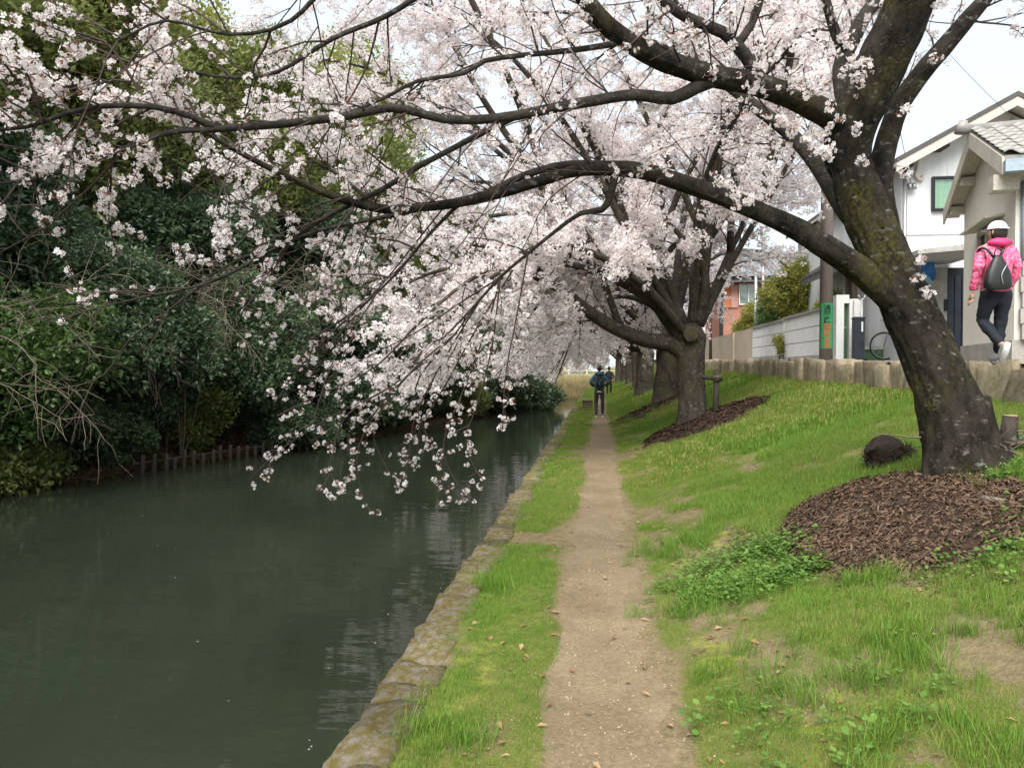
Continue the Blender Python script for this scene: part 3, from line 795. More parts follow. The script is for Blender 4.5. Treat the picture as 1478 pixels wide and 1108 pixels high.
LE = limb([(1262, 350, 6.6, 18), (1224, 310, 6.75, 18), (1178, 236, 6.9, 16), (1134, 188, 7.0, 14), (1085, 150, 7.1, 12), (1010, 90, 7.3, 9), (940, 20, 7.5, 6)])
LC = limb([(1250, 315, 6.45, 20), (1236, 272, 6.44, 27), (1224, 228, 6.42, 30.5), (1230, 178, 6.34, 33), (1258, 118, 6.22, 35), (1288, 62, 6.1, 33), (1312, 5, 5.98, 32), (1332, -60, 5.85, 30.5), (1350, -160, 5.7, 26), (1345, -280, 5.5, 18)])
LC2 = limb([(1222, 160, 6.5, 18), (1214, 100, 6.6, 16), (1232, 55, 6.7, 15), (1262, 5, 6.8, 14), (1330, -60, 6.9, 13)])
LC3 = limb([(1218, 78, 6.62, 11), (1203, 40, 6.6, 10), (1192, 2, 6.6, 9), (1175, -50, 6.5, 7)])
LD = limb([(1325, 460, 6.5, 24), (1298, 395, 6.56, 25), (1281, 330, 6.6, 24), (1270, 265, 6.62, 23), (1280, 205, 6.66, 20), (1300, 150, 6.68, 19), (1332, 104, 6.7, 18), (1366, 64, 6.7, 17), (1408, 14, 6.7, 15), (1440, -25, 6.7, 12), (1470, -80, 6.6, 9)])
LF = limb([(640, -30, 4.7, 6.5), (560, 22, 4.75, 5.5), (480, 56, 4.75, 5), (400, 104, 4.8, 4.2), (330, 112, 4.8, 3.4), (260, 100, 4.75, 2.6), (210, 96, 4.7, 2)])
LF2 = limb([(500, -60, 4.2, 6), (420, 30, 4.2, 4.5), (330, 50, 4.1, 3.5), (240, 30, 4.0, 3), (170, 60, 3.9, 2.5)])
LF3 = limb([(200, 130, 4.2, 4), (175, 90, 4.15, 3.2), (150, 60, 4.1, 2.6), (100, 45, 4.0, 2.2)])
LF4 = limb([(60, 178, 4.05, 4), (48, 130, 4.0, 3.2), (30, 95, 3.9, 2.6), (-20, 70, 3.8, 2)])
LF5 = limb([(180, 215, 4.3, 3), (130, 270, 4.3, 2.4), (60, 330, 4.3, 2), (-10, 370, 4.3, 1.5)])
DR = []       # drooping flowering strings over the water
for rows in ([(690, 436), (640, 500), (560, 560), (480, 600), (410, 645), (356, 695)], [(690, 438), (640, 520), (600, 600), (590, 660), (580, 715)],
             [(722, 402), (700, 480), (670, 560), (640, 640), (655, 690), (690, 738)], [(560, 560), (500, 600), (478, 660), (474, 728)],
             [(722, 402), (710, 500), (690, 580), (672, 640), (698, 700)], [(610, 520), (545, 590), (515, 660), (528, 735)],
             [(530, 435), (470, 490), (425, 540), (395, 585)], [(600, 470), (540, 530), (450, 575), (400, 600)], [(762, 366), (745, 460), (730, 540), (725, 620)],
             [(640, 500), (600, 560), (620, 640), (650, 700)], [(660, 480), (590, 540), (540, 620), (560, 680)], [(640, 300), (560, 400), (500, 470), (455, 520)], [(560, 400), (450, 430), (390, 470), (350, 505)],
             [(722, 400), (660, 440), (600, 480), (540, 510), (480, 540)], [(740, 390), (690, 470), (640, 560), (600, 620), (570, 650)]):
    dp = 6.0 + rgN.uniform(-0.35, 0.45); n_ = len(rows)
    DR.append(limb([(x, y, dp + 0.05 * k, 2.0 - 1.3 * k / n_) for k, (x, y) in enumerate(rows)]))
bigs = [LA, LA2, LB5, LAh, LAd, LB, LB2, LB2a, LB2b, LB3, LB4, LB6, LE, LC, LC2, LC3, LD, LF, LF2]
for k, (P, Rr) in enumerate(bigs):
    m_ = MB(); big = Rr.max() > 0.09
    P, Rr = catmull(P[::2], Rr[::2], 0.045) if big else (P, Rr)
    m_.tube(P, Rr, k=40 if big else 10, amp=0.13 if big else 0.1, seed=k * 1.3, fine=0.10 if big else 0.0)
    m_.build('limb', M_bark if Rr.max() > 0.10 else M_limb, t1, smooth=True)
def keepN(p):
    # free sky, houses and walkers to the right of the trunk; path kept open
    v = p - np.array([0, 0, CAM_H]); w = v @ _f
    x = 739 + FPX * (v @ _r) / w; y_ = 554 - FPX * (v @ _u) / w
    if x > 1290 and y_ > 180: return False
    if x > 1385 and y_ > 60: return False
    if x > 760 and y_ > 390: return False
    if x > 1130 and y_ > 300: return False
    if y_ > 765: return False
    if x < 350 and y_ > 470 + (x < 120) * 20: return False
    if p[1] < 2.4: return False
    if x < 320 and y_ > 300 and rgN.random() < 0.35: return False
    return True
tw1, pt1 = flowering([LA, LB5, LAh, LAd, LB2, LB3, LF, LF2, LA2], rgN, 0.26, (0.35, 0.95), 0.135, (0.12, 0.34), 0.08, 0.12, (0, 0, -0.3), [0.33, 0.1, 0.35, 0.2, 0.2, 0.2, 0.1, 0.1, 0.2], keepN, tw_min=0.0016, r1=0.009)
tw2, pt2 = flowering([LB2a, LB2b, LF3, LF4], rgN, 0.11, (0.3, 0.85), 0.095, (0.10, 0.30), 0.055, 0.15, (0, 0, -0.25), 0.0, keepN, tw_min=0.0016, r1=0.008)
tw3, pt3 = flowering([LB, LB4, LB6, LE, LC, LC2, LC3, LD], rgN, 0.17, (0.3, 1.0), 0.15, (0.12, 0.36), 0.075, 0.15, (0, 0, -0.2), [0.1, 0.1, 0.1, 0.3, 0.25, 0.2, 0.1, 0.45], keepN, tw_min=0.0016)
tw4, pt4 = flowering(DR, rgN, 0.20, (0.08, 0.28), 0.10, (0.05, 0.14), 0.065, -0.1, (0, 0, -0.8), 0.12, keepN, tw_min=0.0014, r1=0.005, limb_blossom=0.10)
tw5, _p = flowering([LAe, LB5, LF5], rgN, 0.22, (0.3, 0.8), 0.2, (0.1, 0.4), 0.5, 0.0, (0, 0, -0.4), [0.1, 0.75, 0.4], None, tw_min=0.0014, r1=0.005)
tw6, _p = flowering([LA, LB5, LB2, LB2a, LB2b, LB3, LF, LF2, LB, LB4, LA2, LAd], rgN, 0.30, (0.6, 1.5), 0.24, (0.2, 0.6), 0.5, 0.05, (0, 0, -0.22), 0.2, keepN, tw_min=0.0014, r1=0.0065)
tws = MB()
for t_ in (tw1, tw2, tw3, tw4, tw5, tw6):
    tws.v += t_.v
    for q in (3, 4): tws.f[q] += [f + tws.n for f in t_.f[q]]; tws.mi[q] += t_.mi[q]
    tws.n += t_.n
for (P, Rr) in DR + [LF3, LF4, LF5, LAe]: tws.tube(P, Rr, 5, cap=False)
tws.build('twigs', M_twig, t1, smooth=True, kind='stuff')
ptk = np.vstack([at(1300, 245, 6.25), at(1322, 372, 6.15), at(1330, 395, 6.15), at(1344, 418, 6.2), at(1236, 190, 5.95), at(1250, 235, 6.0), at(1180, 195, 6.0), at(1185, 210, 6.0), at(1195, 190, 6.0), at(1060, 290, 5.9), at(1068, 280, 5.9)] + [at(x, y, 5.6) for x, y in ((1100, 165), (1120, 172), (1135, 180), (1150, 188), (1165, 200), (1085, 150), (905, 150), (925, 158), (880, 145), (1030, 105), (1200, 160), (945, 150), (1045, 80), (1225, 85), (1235, 95), (1300, 155), (1040, 262), (1052, 272), (1075, 292), (960, 243), (1190, 215), (1205, 225), (1175, 205))])
ptk = np.vstack([ptk] * 3) + rgN.normal(size=(len(ptk) * 3, 3)) * 0.03
ptsN = np.vstack([pt1, pt2, pt3, ptk])
blossoms('blossoms', P_BLOS, ptsN, rgN, t1, (0.6, 1.3))
blossoms('blossoms', P_BLOS, pt4, rgN, t1, (0.6, 1.0))
print('near blossoms', len(ptsN), len(pt4), 'twig verts', tws.n)

# ------------------------------------------------------------------ other cherry trees along the path
def cherry(bx_, by_, label, seed, limbs=None, trunk_h=1.5, r0=0.33, size=1.0, lod=0, reach=6.0, group=None):
    rg = np.random.default_rng(seed)
    bz = float(H(bx_, by_))
    t = thing('cherry_tree', label, 'tree', (bx_, by_, bz), 0, group)
    lean = np.array([rg.normal() * 0.06, rg.normal() * 0.05, 0])
    b0 = np.array([bx_, by_, bz - 0.15])
    TP = [b0, b0 + (0, 0, 0.15), b0 + (0, 0, 0.5) + lean * 0.3, b0 + (0, 0, trunk_h * 0.7) + lean, b0 + (0, 0, trunk_h + 0.15) + lean * 1.5, b0 + (0, 0, trunk_h + 0.4) + lean * 1.6]
    TR = [r0 * 1.4, r0 * 1.22, r0 * 1.02, r0 * 0.95, r0 * 1.0, r0 * 0.6]
    mb = MB(); P, Rr = catmull(TP, TR, 0.1); mb.tube(P, Rr, k=20 if lod < 2 else 12, amp=0.14, seed=seed)
    mb.build('trunk', M_bark2, t, smooth=True)
    top = b0 + (0, 0, trunk_h + 0.1) + lean * 1.5
    L = []
    if limbs: L = [catmull(np.array([at(a, b, c) for a, b, c, _ in rows]), np.array([w * (0.82 if ri < 2 else 0.6) * c / FPX for _, _, c, w in rows]), 0.2) for ri, rows in enumerate(limbs)]
    nl = 15 if limbs else 13
    for k in range(nl):
        a = 2 * math.pi * (k * 0.618 + rg.uniform(-0.08, 0.08))
        out = np.array([math.cos(a), math.sin(a), 0])
        rch = reach * rg.uniform(0.75, 1.1) * (1.15 if out[0] < -0.2 else (0.55 if out[0] > 0.3 else 0.9))
        hgt = rg.uniform(2.4, 7.4) * size
        if limbs:
            src = L[rg.integers(len(limbs))][0]; top_k = src[int(len(src) * rg.uniform(0.2, 0.45))]; rch *= 0.8; hgt *= 0.75
        else: top_k = top
        top, keep_top = top_k, top
        p0 = top + out * 0.02; p1 = top + out * rch * 0.22 + np.array([0, 0, hgt * 0.42]); p2 = top + out * rch * 0.5 + np.array([0, 0, hgt * 0.85])
        p3 = top + out * rch * 0.8 + np.array([0, 0, hgt * 0.98]); p4 = top + out * rch * 1.05 + np.array([0, 0, hgt * 0.80])
        L.append(catmull([p0, p1 + rg.normal(size=3) * 0.2, p2 + rg.normal(size=3) * 0.3, p3 + rg.normal(size=3) * 0.3, p4], np.array([0.12, 0.095, 0.07, 0.04, 0.016]) * size * (0.6 if limbs else 1.0), 0.3))
        top = keep_top
    # long hanging boughs on the canal side
    for k in range(7 if lod < 2 else 5):
        a = math.pi + rg.uniform(-1.15, 1.15); out = np.array([math.cos(a), math.sin(a), 0]); rch = reach * rg.uniform(0.7, 1.05); h0 = rg.uniform(0.8, 1.9)
        p0 = top; L.append(catmull([p0, top + out * rch * 0.25 + (0, 0, h0 * 0.7), top + out * rch * 0.55 + (0, 0, h0), top + out * rch * 0.85 + (0, 0, h0 * 0.5), top + out * rch * 1.1 + (0, 0, -0.5 - 0.5 * rg.random())], [0.085, 0.07, 0.05, 0.03, 0.011], 0.3))
    for k, (P, Rr) in enumerate(L):
        m_ = MB(); m_.tube(P, Rr, k=10 if lod < 2 else 6, amp=0.1, seed=seed + k)
        m_.build('limb', M_bark2, t, smooth=True)
    def keep(p): return p[2] > 1.15 + 0.25 * (p[0] > -1.2) * (1.6) and p[2] < 11 and (p[0] < 4.6 + 0.9 * (p[2] > 4.6) + rg.normal() * 0.5)
    s1 = (0.34, 0.42, 0.6)[lod]; s2 = (0.17, 0.2, 0.3)[lod]
    tw, pts = flowering(L, rg, s1, (0.9, 2.1), s2, (0.3, 0.8), (0.075, 0.11, 0.2)[lod], 0.15, (0, 0, -0.28), 0.2, keep, jit=0.05, twig_k=(4, 3), r1=0.018, tw_min=0.003)
    tw.build('twigs', M_twig, t, smooth=True, kind='stuff')
    blossoms('blossoms', P_BLOSF if lod < 2 else P_BLOSFF, pts, rg, t, (0.85, 1.5) if lod < 2 else (0.9, 1.6))
    print('cherry', by_, 'pts', len(pts), 'twig verts', tw.n)
    return t
D2 = 15.4
cherry(*at(1000, 612, D2)[:2], 'stout cherry tree with a sawn limb scar, tied to a short wooden stake', 31, limbs=[
    [(1000, 520, D2, 17), (970, 497, D2, 15), (930, 490, D2 - .3, 13), (885, 472, D2 - .6, 12), (845, 446, D2 - 1, 10.5), (805, 415, D2 - 1.4, 9), (765, 395, D2 - 1.8, 7), (700, 380, D2 - 2.2, 5), (620, 395, D2 - 2.6, 3), (550, 430, D2 - 3, 1.6)],
    [(990, 490, D2, 16), (965, 458, D2, 15), (940, 420, D2, 13), (925, 388, D2 - .2, 11), (905, 330, D2 - .5, 9), (880, 260, D2 - .8, 8), (840, 180, D2 - 1.3, 6), (780, 100, D2 - 2, 4)],
    [(1000, 480, D2, 17), (1004, 430, D2 + .1, 15), (1002, 390, D2 + .2, 12), (1020, 350, D2 + .2, 10), (1045, 310, D2 + .1, 9), (1065, 260, D2, 7), (1090, 190, D2 - .2, 5), (1110, 110, D2 - .4, 3)],
    [(1008, 470, D2, 14), (1018, 420, D2 - .2, 12), (1012, 380, D2 - .3, 9), (985, 345, D2 - .4, 6), (962, 318, D2 - .5, 5), (930, 320, D2 - .6, 3.5), (905, 300, D2 - .8, 2)],
    [(990, 470, D2 + .3, 12), (962, 420, D2 + .6, 10), (950, 360, D2 + .9, 9), (955, 290, D2 + 1.2, 8), (965, 200, D2 + 1.4, 6), (960, 100, D2 + 1.6, 4)],
    [(985, 470, D2, 11), (930, 380, D2 - .6, 9), (860, 250, D2 - 1.2, 8), (780, 130, D2 - 1.8, 6), (700, 50, D2 - 2.3, 4.5), (610, 5, D2 - 2.8, 3), (520, -10, D2 - 3.2, 1.5)],
    [(985, 480, D2, 10), (900, 400, D2 - .5, 8), (800, 290, D2 - 1, 7), (680, 190, D2 - 1.6, 5), (560, 110, D2 - 2.2, 3.5), (440, 80, D2 - 2.8, 2)],
    [(990, 470, D2, 10), (940, 350, D2 + .2, 8), (860, 200, D2 + .4, 6), (800, 80, D2 + .6, 4.5), (740, -20, D2 + .8, 3)],
    [(1000, 470, D2, 10), (1010, 350, D2 - .6, 8), (1040, 200, D2 - 1.4, 6), (1080, 90, D2 - 2.0, 4.5), (1120, 10, D2 - 2.6, 3)],
    [(1010, 470, D2, 10), (1055, 380, D2 - .3, 8), (1110, 285, D2 - .6, 6), (1165, 190, D2 - .9, 5), (1215, 100, D2 - 1.2, 4), (1250, 10, D2 - 1.5, 3)],
    [(1012, 460, D2, 9), (1060, 350, D2 + .6, 7), (1120, 230, D2 + 1.2, 5.5), (1180, 120, D2 + 1.7, 4), (1225, 30, D2 + 2.1, 3)]], trunk_h=1.75, r0=0.275, lod=0, reach=6.9)
cherry(1.95, 23.4, 'thick cherry tree rising from a chip mound behind the staked cherry tree', 32, trunk_h=1.6, r0=0.36, lod=1, reach=7.6)
cherry(1.75, 31.0, 'cherry tree just past the second chip mound with a low limb over the path', 33, trunk_h=1.7, r0=0.36, lod=1, reach=7.6)
for k, (x_, y_) in enumerate(((2.0, 39.5), (1.9, 48.0), (1.8, 57.0), (1.6, 66.0), (-6.0, 82.0), (5.0, 80.0), (-16, 92), (0.5, 96.0), (11.0, 95.0))):
    cherry(x_, y_, 'far blossoming cherry tree in the row closing off the canal path', 40 + k, trunk_h=1.7, r0=0.33, lod=2, reach=6.0, group='far cherry trees along the canal')

# ------------------------------------------------------------------ grass, weeds, mulch, fallen leaves
rg = np.random.default_rng(11)
def grass_field(y0, y1, n, sc, seed, pw=1.0):
    r_ = np.random.default_rng(seed)
    X = r_.uniform(-0.93, 4.05, n); Y = r_.uniform(y0, y1, n)
    c = cover(X, Y); k = r_.random(n) < np.clip(c * 1.15 - 0.08, 0, 1) ** pw
    X, Y, c = X[k], Y[k], c[k]
    Z = H(X, Y) + mound(X, Y) * 0
    s_ = sc * (0.45 + 0.85 * c * (0.5 + fbm(X * 0.8, Y * 0.8, 9.0, 3))) * r_.uniform(0.7, 1.25, len(X))
    # gutter of short moss-like turf close to the path
    s_ *= 0.62 + 0.5 * sstep(np.abs(X - 0.05), 0.4, 1.2)
    rot = np.stack([r_.normal(0, 0.12, len(X)), r_.normal(0, 0.12, len(X)), r_.uniform(0, 6.28, len(X))], -1)
    return np.stack([X, Y, Z], -1), rot, s_
def gidx(P, n_green, seed):
    r_ = np.random.default_rng(seed); dry = fbm(P[:, 0] * 0.9 + 11, P[:, 1] * 0.6, 5.0, 3) + r_.normal(0, 0.09, len(P)) > 0.55
    return np.where(dry, n_green, r_.integers(0, n_green, len(P)))
a = grass_field(1.6, 5.5, 42000, 0.27, 1, 1.4); b = grass_field(5.5, 10.0, 42000, 0.36, 2, 1.2)
stuff(scatter('grass', P_GRASS, np.vstack([a[0], b[0]]), np.vstack([a[1], b[1]]), np.concatenate([a[2], b[2]]), None, rg, idx=gidx(np.vstack([a[0], b[0]]), 3, 5)), 'patchy bright green grass covering the near bank', 'grass')
a = grass_field(10, 20, 24000, 0.42, 3); b = grass_field(20, 62, 17000, 0.75, 4)
stuff(scatter('grass', P_GRASSF, np.vstack([a[0], b[0]]), np.vstack([a[1], b[1]]), np.concatenate([a[2], b[2]]), None, rg, idx=gidx(np.vstack([a[0], b[0]]), 2, 6)), 'smooth green grass slope further along the path', 'grass')
# taller tufts
tp = []
for (px, py, n, sp) in ((650, 1065, 26, 0.11), (1265, 840, 26, 0.09), (985, 790, 60, 0.22), (1060, 860, 50, 0.2), (1010, 880, 30, 0.15), (1440, 900, 30, 0.2), (1290, 950, 30, 0.16), (755, 690, 10, 0.05), (710, 850, 18, 0.1), (1180, 960, 26, 0.2), (1350, 1060, 26, 0.2), (1100, 1000, 20, 0.2), (1460, 700, 20, 0.2)):
    # meet the bank: march the ray down to the ground
    for Yd in np.arange(2.0, 12, 0.02):
        p = at(px, py, Yd)
        if p[2] < float(H(p[0], p[1])): break
    q = p[:2] + rg.normal(size=(n, 2)) * sp
    q = q[q[:, 0] > -0.95]
    tp.append(np.column_stack([q, H(q[:, 0], q[:, 1]) - 0.005]))
tp = np.vstack(tp)
stuff(scatter('grass', P_TALL, tp, np.stack([rg.normal(0, .15, len(tp)), rg.normal(0, .15, len(tp)), rg.uniform(0, 6.28, len(tp))], -1), rg.uniform(0.3, 0.75, len(tp)), None, rg), 'longer grass tufts sprouting along the path and the mulch edge', 'grass')
def ground_hit(px, py):
    for Yd in np.arange(2.0, 40, 0.02):
        p = at(px, py, Yd)
        if p[2] < float(H(p[0], p[1])): return p
    return p
wp = []
for (px, py, n, sx, sy) in ((1110, 800, 330, 0.20, 0.20), (1060, 850, 240, 0.2, 0.14), (1150, 830, 120, 0.12, 0.12), (1020, 830, 80, .16, .2), (1440, 700, 90, 0.16, 0.12), (1460, 650, 60, 0.15, 0.1), (1455, 760, 70, 0.12, 0.2), (1430, 810, 40, 0.15, 0.15), (1120, 1040, 26, 0.25, 0.15), (1260, 1050, 26, 0.25, 0.2)):
    p = ground_hit(px, py); q = p[:2] + rg.normal(size=(n, 2)) * (sx, sy)
    wp.append(np.column_stack([q, H(q[:, 0], q[:, 1])]))
wp = np.vstack(wp)
stuff(scatter('weeds', P_WEED, wp, np.stack([rg.normal(0, .15, len(wp)), rg.normal(0, .15, len(wp)), rg.uniform(0, 6.28, len(wp))], -1), rg.uniform(0.35, 0.8, len(wp)), None, rg), 'low broad-leaved green weeds beside the wood chip mound', 'weeds')

def mulch(k, label, nchip, cs):
    mx, my, rx, ry = MOUNDS[k]; r_ = np.random.default_rng(60 + k)
    mb = MB(); na, nr = 110, 34; V = []; cx = [mx]
    def hz(x, y): 
        d = np.sqrt(((x - mx) / rx) ** 2 + ((y - my) / ry) ** 2)
        return H(x, y) + 0.02 + (0.11 if k == 0 else 0.15) * np.clip(1 - d, 0, 1) ** 0.8 + 0.06 * (fbm(x * 5, y * 5, 3.0, 3) - 0.5) - 0.07 * sstep(d, 0.85, 1.05)
    A, Q = np.meshgrid(np.linspace(0, 2 * math.pi, na, endpoint=False), np.linspace(0.02, 1.1, nr))
    wob = lambda a_: 1 + 0.14 * np.sin(a_ * 3 + k) + 0.09 * np.sin(a_ * 7 + 2 * k) + 0.05 * np.sin(a_ * 13)
    Q = Q * wob(A)
    X = mx + np.cos(A) * Q * rx; Y = my + np.sin(A) * Q * ry; Z = hz(X, Y)
    i = np.arange(nr - 1)[:, None] * na; j = np.arange(na)[None, :]; j2 = (j + 1) % na
    mb.add(np.stack([X, Y, Z], -1).reshape(-1, 3), np.stack([i + j, i + j2, i + na + j2, i + na + j], -1).reshape(-1, 4), 0)
    n = nchip; ang = r_.uniform(0, 6.28, n); q = np.sqrt(r_.random(n)) * 1.06 + r_.exponential(0.07, n)
    q = q * wob(ang); x = mx + np.cos(ang) * q * rx; y = my + np.sin(ang) * q * ry
    z = hz(x, y) + r_.uniform(0.004, 0.032, n); z = np.maximum(z, H(x, y) + 0.005)
    L = cs * np.clip(r_.lognormal(-0.15, 0.55, n), 0.25, 3.2); W = np.minimum(L * r_.uniform(0.12, 0.6, n), cs * 0.6); th = r_.uniform(0, 6.28, n); tl = r_.normal(0, 0.35, n); t2 = r_.normal(0, 0.5, n)
    d1 = np.stack([np.cos(th) * np.cos(tl), np.sin(th) * np.cos(tl), np.sin(tl)], -1) * L[:, None]
    d2 = np.stack([-np.sin(th) * np.cos(t2), np.cos(th) * np.cos(t2), np.sin(t2)], -1) * W[:, None]
    gx = (hz(x + .03, y) - hz(x - .03, y)) / .06; gy = (hz(x, y + .03) - hz(x, y - .03)) / .06
    for d_ in (d1, d2): d_[:, 2] += np.clip(gx, -1, 1) * d_[:, 0] + np.clip(gy, -1, 1) * d_[:, 1]
    c = np.stack([x, y, z], -1); up = np.array([0, 0, 1.0]) * (L * 0.12)[:, None]
    V = np.stack([c - d1 - d2, c - d1 + d2, c + d1 + d2, c + d1 - d2, c - d2 + up, c + d2 + up], 1).reshape(-1, 3)
    b = np.arange(n)[:, None] * 6
    mb.add(V, np.vstack([b + np.array([0, 4, 5, 1]), b + np.array([4, 3, 2, 5])]), 1)
    return stuff(mb.build('wood_chip_mulch', [M_mulch, M_chip]), label, 'mulch')
mulch(0, 'dark brown wood chip mound spread below the leaning cherry trunk', 22000, 0.0115)
mulch(1, 'brown chip mound around the staked cherry tree', 9000, 0.022)
mulch(2, 'low chip mound around the thick cherry tree behind the staked one', 3000, 0.035)

def dead_leaves(n, seed):
    r_ = np.random.default_rng(seed); mb = MB()
    X = r_.uniform(-0.85, 3.6, n); Y = 2.0 + 9.0 * r_.random(n) ** 1.6
    k = r_.random(n) < 0.45 + 0.5 * (np.abs(X - 0.1) > 0.35)
    for x, y in zip(X[k], Y[k]):
        z = float(H(x, y)); z = max(z, -0.012) + 0.012
        L = r_.uniform(0.010, 0.034); W = L * r_.uniform(0.3, 0.5); a = r_.uniform(0, 6.28); cu = r_.uniform(0.1, 0.5) * L
        e = np.array([math.cos(a), math.sin(a), r_.normal() * 0.2]); s_ = np.array([-math.sin(a), math.cos(a), r_.normal() * 0.3]); c = np.array([x, y, z])
        mb.add([c - e * L, c - e * L * .2 + s_ * W + (0, 0, cu), c + e * L, c - e * L * .2 - s_ * W + (0, 0, cu * .6), c], [(0, 1, 4), (1, 2, 4), (0, 4, 3), (4, 2, 3)])
    return stuff(mb.build('fallen_leaves', M_deadleaf), 'scattered dry brown leaves lying on the path and grass', 'leaves')
dead_leaves(900, 77)
# crumbs of soil, pebbles and petals on the path
r_ = np.random.default_rng(78); mb = MB()
n = 2600; X = r_.normal(0.05, 0.33, n); Y = 2.2 + 10 * r_.random(n) ** 1.5
for x, y in zip(X, Y):
    z = max(float(H(x, y)), -0.014); s_ = r_.uniform(0.002, 0.0065)
    V = np.array([(-1, -1, -.3), (1, -1, -.3), (1, 1, -.3), (-1, 1, -.3), (0, 0, 1.0)]) * s_ * r_.uniform(0.6, 1.3, 3) + (x, y, z)
    mb.add(V, [(0, 1, 4), (1, 2, 4), (2, 3, 4), (3, 0, 4)])
M_grit = leafmat('path_grit', (0.16, 0.11, 0.07), (0.34, 0.27, 0.19), (0.55, 0.48, 0.38), 0, 0.9, 0.1)
stuff(mb.build('gravel', M_grit), 'fine grit and crumbs of soil on the trodden path', 'gravel')

# ------------------------------------------------------------------ evergreens and thicket on the far bank
def lobes(c, rad, nl, rg, lr=(0.28, 0.45)):
    out = []
    for k in range(nl):
        d = rand_dir(rg); f = rg.random() ** 0.45 * 0.8
        out.append((np.asarray(c) + d * f * np.asarray(rad), np.asarray(rad) * rg.uniform(*lr)))
    return out
def crown_pts(lb, n, rg):
    w = np.array([np.prod(r) ** (2 / 3) for _, r in lb]); w /= w.sum()
    pick = rg.choice(len(lb), n, p=w)
    C = np.array([c for c, _ in lb])[pick]; Rr = np.array([r for _, r in lb])[pick]
    d = rg.normal(size=(n, 3)); d[:, 2] += 0.25; d /= np.linalg.norm(d, axis=1)[:, None]
    q = rg.random(n) ** 0.3
    # clump: coarse noise pushes the shell in and out
    q *= 0.75 + 0.5 * fbm(d[:, 0] * 2.5 + pick, d[:, 1] * 2.5, d[:, 2] * 2.5, 3)
    return C + d * Rr * q[:, None]
def leafy(name, label, x, y, h, rad, protos, n, seed, z0=None, nl=16, sc=(0.8, 1.4), low=0.12, bark=None, group=None, cat='tree', trunk_r=0.16):
    rg = np.random.default_rng(seed)
    bz = float(H(x, y)) if z0 is None else z0
    t = thing(name, label, cat, (x, y, bz), 0, group)
    cz = bz + h * (low + (1 - low) / 2); rz = h * (1 - low) / 2
    lb = lobes((x, y, cz), (rad, rad, rz), nl, rg)
    pts = crown_pts(lb, n, rg); pts = pts[pts[:, 2] > max(bz, WZ) + 0.05]
    mb = MB(); P = catmull([(x, y, bz - 0.2), (x + rg.normal() * .1, y + rg.normal() * .1, bz + h * 0.3), (x + rg.normal() * .2, y + rg.normal() * .2, bz + h * 0.7)], [trunk_r * 1.3, trunk_r, trunk_r * 0.4], 0.3)
    mb.tube(*P, k=10, amp=0.1, seed=seed)
    mb.build('trunk', bark or M_bark2, t, smooth=True)
    for k, (c, r) in enumerate(lb[:9]):
        m_ = MB(); st = np.array([x, y, bz + h * rg.uniform(0.15, 0.5)]); m_.tube(*catmull([st, (st + c) / 2 + rg.normal(size=3) * 0.15, c], [trunk_r * 0.5, trunk_r * 0.3, trunk_r * 0.1], 0.3), k=6)
        m_.build('limb', bark or M_bark2, t, smooth=True)
    rot = rg.uniform(0, 6.28, (len(pts), 3))
    cr = scatter('crown', protos, pts, rot, rg.uniform(sc[0], sc[1], len(pts)), t, rg)
    return t
# dark broadleaf evergreens leaning over the water
for k, (dx, y, h, r_) in enumerate(((0.9, 9.5, 4.2, 2.3), (1.2, 13.0, 3.9, 2.2), (0.9, 17.2, 4.6, 2.3), (0.7, 21.2, 4.8, 2.3), (0.6, 25.0, 4.8, 2.3), (0.7, 29.5, 4.6, 2.4), (0.7, 34.5, 4.8, 2.5), (0.5, 40.0, 4.8, 2.6), (-0.9, 45.0, 3.3, 2.1), (0.8, 51.0, 4.0, 2.4), (1.2, 5.6, 4.5, 2.4), (1.2, 1.8, 4.5, 2.4))):  # last two stand out of view, added to block sky reflected in the water
    leafy('evergreen_tree', 'dark glossy evergreen just behind the bright green shrub' if k == 1 else 'dark glossy evergreen standing right above the wooden stakes' if k in (2, 3) else 'dark glossy evergreen crowding the water edge of the wooded bank' if k != 8 else 'dark rounded evergreen bush leaning furthest out over the canal', float(bankx(y)) - dx, y, h, r_, P_DARK, 3600 if y < 30 else 2200, 500 + k, low=0.06, nl=18, sc=(0.8, 1.4) if y < 30 else (1.1, 1.9), group='dark evergreens along the far bank')
leafy('evergreen_tree', 'bright leafy green shrub among the dark evergreens on the far bank', -11.3, 13.8, 5.2, 1.9, P_GREEN, 2600, 540, low=0.40, nl=34, sc=(0.8, 1.3))
# tall trees behind
tall = ((-15.5, 13.0, 12, 4.2, P_MID), (-15.0, 20.0, 13, 4.2, P_MID), (-19.5, 16.0, 15, 4.5, P_LIME), (-13.6, 27.5, 12.5, 4.0, P_MID), (-17.5, 25.5, 16, 4.6, P_LIME), (-12.0, 36.0, 13, 4.2, P_MID), (-14.5, 43.0, 19, 5.0, P_LIME), (-10.0, 46.0, 11, 3.6, P_MID), (-10.5, 56.0, 12, 4.2, P_MID), (-17, 6.0, 13, 4.4, P_MID), (-16, -2.0, 12, 4.4, P_MID), (-22, 34, 17, 5, P_LIME), (-26, 24, 17, 5, P_MID), (-14.6, 9.0, 7, 3.0, P_DARK), (-14.8, 16.6, 7, 3.0, P_DARK), (-13.6, 22.6, 7, 3.0, P_DARK), (-12.2, 30.0, 7, 3.0, P_DARK), (-22, 9, 17, 5, P_LIME), (-21, -1, 15, 5, P_MID))  # nearest ones stand left of frame, added for the water to reflect
